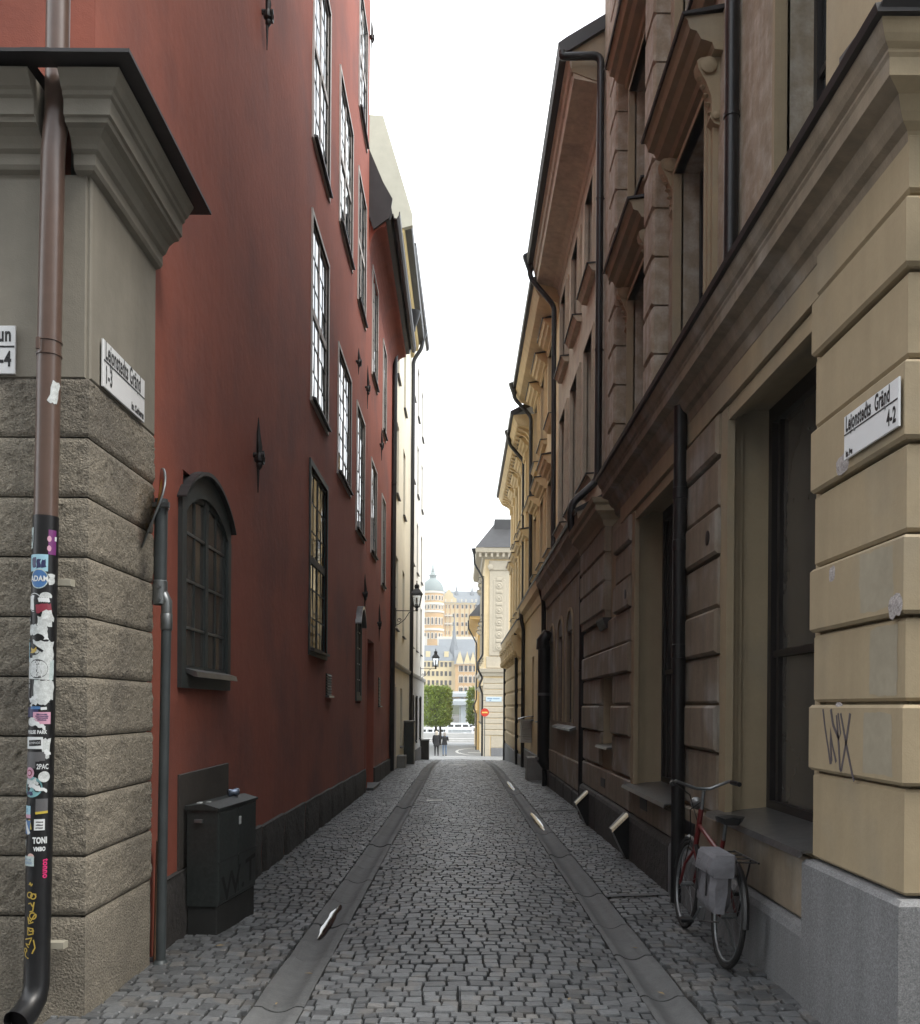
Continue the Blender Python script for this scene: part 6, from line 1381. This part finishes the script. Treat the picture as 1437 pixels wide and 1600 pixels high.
# ---- the two walkers seen from behind
def person(x, y, h, label, top, legs, hair, coat=.0, arm=None, seed=0):
    z = G(y); s_ = h / 1.7; t = thing('person', (x, y, z), label, 'person')
    me = bpy.data.meshes.new('body')
    J = dict(pel=(0, 0, .95), ab=(0, 0, 1.12), ch=(0, .01, 1.32), nk=(0, .0, 1.46), hb=(0, -.01, 1.53), hd=(0, -.015, 1.62),
             hl=(-.09, 0, .88), kl=(-.10, -.01, .49), al=(-.10, .02, .09), tl=(-.11, .14, .03), hr=(.09, 0, .88), kr=(.10, .02, .49), ar=(.11, .05, .10), tr=(.12, .17, .03),
             sl=(-.17, 0, 1.40), el=(-.24, .01, 1.13), wl_=(-.22, .08, .90), fl=(-.215, .11, .80), sr=(.17, 0, 1.40), er=(.24, .01, 1.13), wr=(.22, .08, .90), fr_=(.215, .11, .80))
    if arm: J.update(arm)
    R = dict(pel=(.15, .11), ab=(.13, .095), ch=(.155, .105), nk=(.055, .055), hb=(.075, .085), hd=(.082, .10), hl=(.085, .09), kl=(.06, .065), al=(.042, .045), tl=(.04, .03), sl=(.065, .06), el=(.048, .048), wl_=(.034, .034), fl=(.03, .02))
    names = list(J); idx = {n: i for i, n in enumerate(names)}
    E = [('pel', 'ab'), ('ab', 'ch'), ('ch', 'nk'), ('nk', 'hb'), ('hb', 'hd'), ('pel', 'hl'), ('hl', 'kl'), ('kl', 'al'), ('al', 'tl'), ('pel', 'hr'), ('hr', 'kr'), ('kr', 'ar'), ('ar', 'tr'), ('ch', 'sl'), ('sl', 'el'), ('el', 'wl_'), ('wl_', 'fl'), ('ch', 'sr'), ('sr', 'er'), ('er', 'wr'), ('wr', 'fr_')]
    me.from_pydata([Vector(J[n]) * s_ for n in names], [(idx[a], idx[b]) for a, b in E], [])
    o = bpy.data.objects.new('body', me); COL.objects.link(o); o.parent = t; WLOC[o.name] = Vector((x, y, z))
    sk = o.modifiers.new('skin', 'SKIN'); sk.use_smooth_shade = True; sub = o.modifiers.new('sub', 'SUBSURF'); sub.levels = 2; sub.render_levels = 2
    mp_ = {'hr': 'hl', 'kr': 'kl', 'ar': 'al', 'tr': 'tl', 'sr': 'sl', 'er': 'el', 'wr': 'wl_', 'fr_': 'fl'}
    for n in names:
        q = R[mp_.get(n, n)]; me.skin_vertices[0].data[idx[n]].radius = (q[0] * s_, q[1] * s_); me.skin_vertices[0].data[idx[n]].use_root = n == 'pel'
    me.materials.append(legs)
    def P(a, b, c): return (x + a * s_, y + b * s_, z + c * s_)
    # jacket: shell round the torso with sleeves and hem
    mb = MB(); prof_ = [(.80 - coat, .215, .17), (.95, .19, .155), (1.10, .17, .14), (1.25, .19, .145), (1.38, .185, .13), (1.44, .12, .10), (1.49, .075, .075)]; Kk = 14
    for c, a, b in prof_: mb.v += [P(a * math.cos(2 * math.pi * i / Kk), b * math.sin(2 * math.pi * i / Kk), c) for i in range(Kk)]
    for r in range(len(prof_) - 1):
        for i in range(Kk): mb.f.append((r * Kk + i, r * Kk + (i + 1) % Kk, (r + 1) * Kk + (i + 1) % Kk, (r + 1) * Kk + i))
    for sd in (('sl', 'el', 'wl_'), ('sr', 'er', 'wr')): mb.tube([P(*J[n]) for n in sd], [.085 * s_, .068 * s_, .052 * s_], 10)
    build('jacket', mb, top, t, smooth=True)
    mb = MB(); hp = [(1.30, .07, .03), (1.42, .10, .06), (1.52, .105, .10), (1.62, .105, .115), (1.69, .085, .095), (1.73, .03, .035)]
    for c, a, b in hp: mb.v += [P(a * math.cos(2 * math.pi * i / 12), -.035 + b * math.sin(2 * math.pi * i / 12) * (1 if math.sin(2 * math.pi * i / 12) < 0 else .5), c) for i in range(12)]
    for r in range(5):
        for i in range(12): mb.f.append((r * 12 + i, r * 12 + (i + 1) % 12, (r + 1) * 12 + (i + 1) % 12, (r + 1) * 12 + i))
    mb.f.append(tuple(60 + i for i in range(12))); build('hair', mb, hair, t, smooth=True)
    for n in ('al', 'ar'):
        a = J[n]; mb = MB(); mb.tube([P(a[0], a[1] - .07, .045), P(a[0], a[1] + .02, .055), P(a[0], a[1] + .17, .03)], [.045 * s_, .05 * s_, .035 * s_], 8); build('shoe', mb, plain('dark_shoe', (.02, .02, .02), .5), t)
blk = mat('black_jacket', (.012, .012, .013), .8, bump=[(12, .4, .03)])
person(-1.58, 62.3, 1.70, 'person in a long black coat with pale hair, left of the two walkers', blk, plain('black_trousers', (.014, .014, .016), .8), plain('fair_hair', (.50, .44, .36), .6), coat=.12)
person(-1.02, 62.3, 1.62, 'person in a black jacket and blue jeans, right of the two walkers', blk, plain('blue_jeans', (.13, .18, .26), .85), plain('grey_hair', (.30, .27, .24), .6), arm=dict(el=(-.30, .05, 1.22), wl_=(-.40, .02, 1.16), fl=(-.46, .0, 1.14), er=(.25, .06, 1.14), wr=(.14, .2, 1.2), fr_=(.08, .22, 1.22)))

# ---- summer haze over the lake
mb = MB(); mb.box(FC(-60), -400, 400, -6, 90, -640, 0)
hz = build('haze', mb, 'conc', org=(0, 0, 0)); struct(hz, 'stuff')
hm = bpy.data.materials.new('haze'); hm.use_nodes = True; n_ = hm.node_tree.nodes; n_.clear()
pv = n_.new('ShaderNodeVolumePrincipled'); pv.inputs['Color'].default_value = (1, .99, .95, 1); pv.inputs['Density'].default_value = .0006; pv.inputs['Anisotropy'].default_value = .2
on = n_.new('ShaderNodeOutputMaterial'); hm.node_tree.links.new(pv.outputs[0], on.inputs['Volume']); hz.data.materials[0] = hm
# ================================================================== BICYCLE on the right footway (its middle is blurred in the photograph)
def bicycle():
    x, yr, yf = 1.70, 5.75, 6.80; zg = G(6.3) + XS(1.7); R = .33; lean = .16
    t = thing('bicycle', (x, 6.2, zg), 'dark red bicycle with grey bag leaning against the corner house', 'bicycle')
    def P(y, h, dx=0.0): return (x + lean * h * .55 + dx, y, zg + h)
    bl = 'black'; fm = plain('dark_red_bicycle_paint', (.12, .014, .014), .35)
    def ring(yc, r, rr, seg=36): return [P(yc + r * math.cos(2 * math.pi * i / seg), R + r * math.sin(2 * math.pi * i / seg)) for i in range(seg + 1)]
    for yc in (yr, yf):
        mb = MB(); mb.tube(ring(yc, R - .018, 0), .018, 8, cap=False); w = build('wheel', mb, plain('tyre_rubber', (.014, .014, .014), .8), t)
        mb = MB(); mb.tube(ring(yc, R - .045, 0), .011, 6, cap=False); build('rim', mb, 'steel', w)
        mb = MB()
        for i in range(18): a = 2 * math.pi * i / 18; mb.tube([P(yc, R, .02 if i % 2 else -.02), P(yc + (R - .045) * math.cos(a), R + (R - .045) * math.sin(a))], .0016, 4, cap=False)
        mb.tube([P(yc, R, -.05), P(yc, R, .05)], .02, 8); build('spokes', mb, 'steel', w)
        mb = MB(); A = [P(yc + (R + .02) * math.cos(a), R + (R + .02) * math.sin(a)) for a in [rad(10 + 170 * i / 14) for i in range(15)]]; mb.tube(A, .02, 6); build('mudguard', mb, bl, t)
    bb, st, hd, hd2 = P(6.18, .29), P(6.0, .78), P(6.62, .80), P(6.66, .62)
    mb = MB(); mb.tube([bb, st], .016, 8); mb.tube([bb, hd2], .018, 8); mb.tube([P(6.03, .68), hd], .016, 8); mb.tube([hd2, hd, P(6.60, .92)], .02, 8)
    for dx in (-.05, .05): mb.tube([bb, P(yr, R, dx)], .010, 6); mb.tube([P(6.02, .72), P(yr, R, dx)], .009, 6); mb.tube([hd2, P(6.72, .5, dx), P(yf, R, dx)], .011, 6)
    build('frame', mb, fm, t)
    mb = MB(); mb.tube([P(6.60, .9), P(6.58, 1.06)], .014, 8); mb.tube([P(6.42, 1.12, -.28), P(6.55, 1.13, -.22), P(6.60, 1.07, -.05), P(6.60, 1.07, .05), P(6.55, 1.13, .17), P(6.42, 1.12, .20)], .012, 8); hb = build('handlebar', mb, 'steel', t)
    for dx in (-.28, .20): mb = MB(); mb.tube([P(6.40, 1.12, dx), P(6.52, 1.125, dx * .9)], .018, 8); build('grip', mb, bl, hb)
    mb = MB(); mb.tube([P(6.0, .78), P(5.98, .90)], .013, 8); build('seat_post', mb, 'steel', t)
    mb = MB(); mb.v = []
    for (yy, w, h0) in ((5.84, .05, .95), (5.88, .09, .965), (5.96, .085, .955), (6.06, .035, .95), (6.12, .02, .945)): mb.v += [P(yy, h0 - .05, -w * .8), P(yy, h0 - .01, -w), P(yy, h0, 0), P(yy, h0 - .01, w), P(yy, h0 - .05, w * .8)]
    for i in range(4):
        for k in range(5): mb.f.append((i * 5 + k, i * 5 + (k + 1) % 5, i * 5 + 5 + (k + 1) % 5, i * 5 + 5 + k))
    mb.f += [(0, 1, 2, 3, 4), (20, 21, 22, 23, 24)]; build('saddle', mb, bl, t, smooth=True)
    mb = MB(); mb.tube([P(5.45, .72, -.06), P(5.95, .72, -.06)], .007, 6); mb.tube([P(5.45, .72, .06), P(5.95, .72, .06)], .007, 6)
    for dx in (-.06, .06): mb.tube([P(5.6, .72, dx), P(yr, R, dx)], .006, 6)
    for k in range(4): mb.tube([P(5.48 + .14 * k, .72, -.06), P(5.48 + .14 * k, .72, .06)], .005, 6)
    build('rack', mb, bl, t)
    mb = MB(); mb.lathe(P(6.18, .29, -.05), [(.095, 0), (.095, .006), (.02, .008)], 20, ax=(-1, 0, 0)); mb.tube([P(6.18, .29, -.06), P(6.30, .17, -.07)], .009, 6); mb.tube([P(6.18, .29, .05), P(6.06, .41, .07)], .009, 6); build('crankset', mb, 'steel', t)
    for (yy, h, dx) in ((6.30, .17, -.11), (6.06, .41, .11)): mb = MB(); mb.box(FC(yy), P(yy, h, dx)[0] - .045, P(yy, h, dx)[0] + .045, zg + h - .012, zg + h + .012, -.07, .02, .004); build('pedal', mb, bl, t)
    # grey cloth pannier hung on the street side of the rack
    b = thing('pannier_bag', P(5.66, .40, -.16), 'grey cloth pannier hanging on the bicycle rack', 'bag')
    def soft(y0, y1, h0, h1, d0, d1, m, nm, e=.03):
        mb = MB(); K = 8
        for k in range(K + 1):
            h = h0 + (h1 - h0) * k / K; i_ = e if k in (0, K) else 0
            for (yy, dx) in ((y0 + e, d0 + i_), (y0, d0 + e), (y0, d1 - e), (y0 + e, d1 - i_), (y1 - e, d1 - i_), (y1, d1 - e), (y1, d0 + e), (y1 - e, d0 + i_)):
                w_ = .014 * noise.noise(Vector((yy * 9, h * 11, dx * 9))); mb.v.append(P(yy + w_, h, dx + w_))
        for k in range(K):
            for i in range(8): mb.f.append((k * 8 + i, k * 8 + (i + 1) % 8, k * 8 + 8 + (i + 1) % 8, k * 8 + 8 + i))
        mb.f += [tuple(range(8)), tuple(K * 8 + i for i in range(8))]; return build(nm, mb, m, b, smooth=True)
    cl_ = mat('grey_cloth', (.16, .16, .175), .9, var=[(12, .12)], bump=[(18, .5, .02), (200, .3, .003)])
    soft(5.50, 5.84, .40, .72, -.20, -.07, cl_, 'bag_body'); soft(5.49, 5.85, .62, .76, -.215, -.05, cl_, 'flap', .02)
    for yy in (5.57, 5.77): mb = MB(); mb.bar(P(yy, .70, -.218), P(yy, .50, -.212), .022, .004); build('strap', mb, bl, b)
    mb = MB(); mb.tube([P(6.60, .98), P(6.72, .9, -.05), P(6.70, .7, -.03), P(6.74, .5, -.05)], .004, 6); mb.tube([P(6.52, 1.12, -.24), P(6.66, 1.02, -.08), P(6.64, .8)], .004, 6); build('brake_cable', mb, bl, t)
    mb = MB(); mb.tube([P(6.18, .385, -.055), P(yr, R + .04, -.055)], .006, 6); mb.tube([P(6.18, .195, -.055), P(yr, R - .04, -.055)], .006, 6); build('chain', mb, 'iron', t)
    mb = MB(); mb.lathe(P(6.70, .95), [(.02, 0), (.045, .03), (.045, .06)], 14, ax=(0, 1, 0)); build('headlamp', mb, 'steel', t)
    mb = MB(); mb.tube([P(6.05, .27, .06), P(6.0, .02, .16)], .008, 6); build('kickstand', mb, 'steel', t)
bicycle()
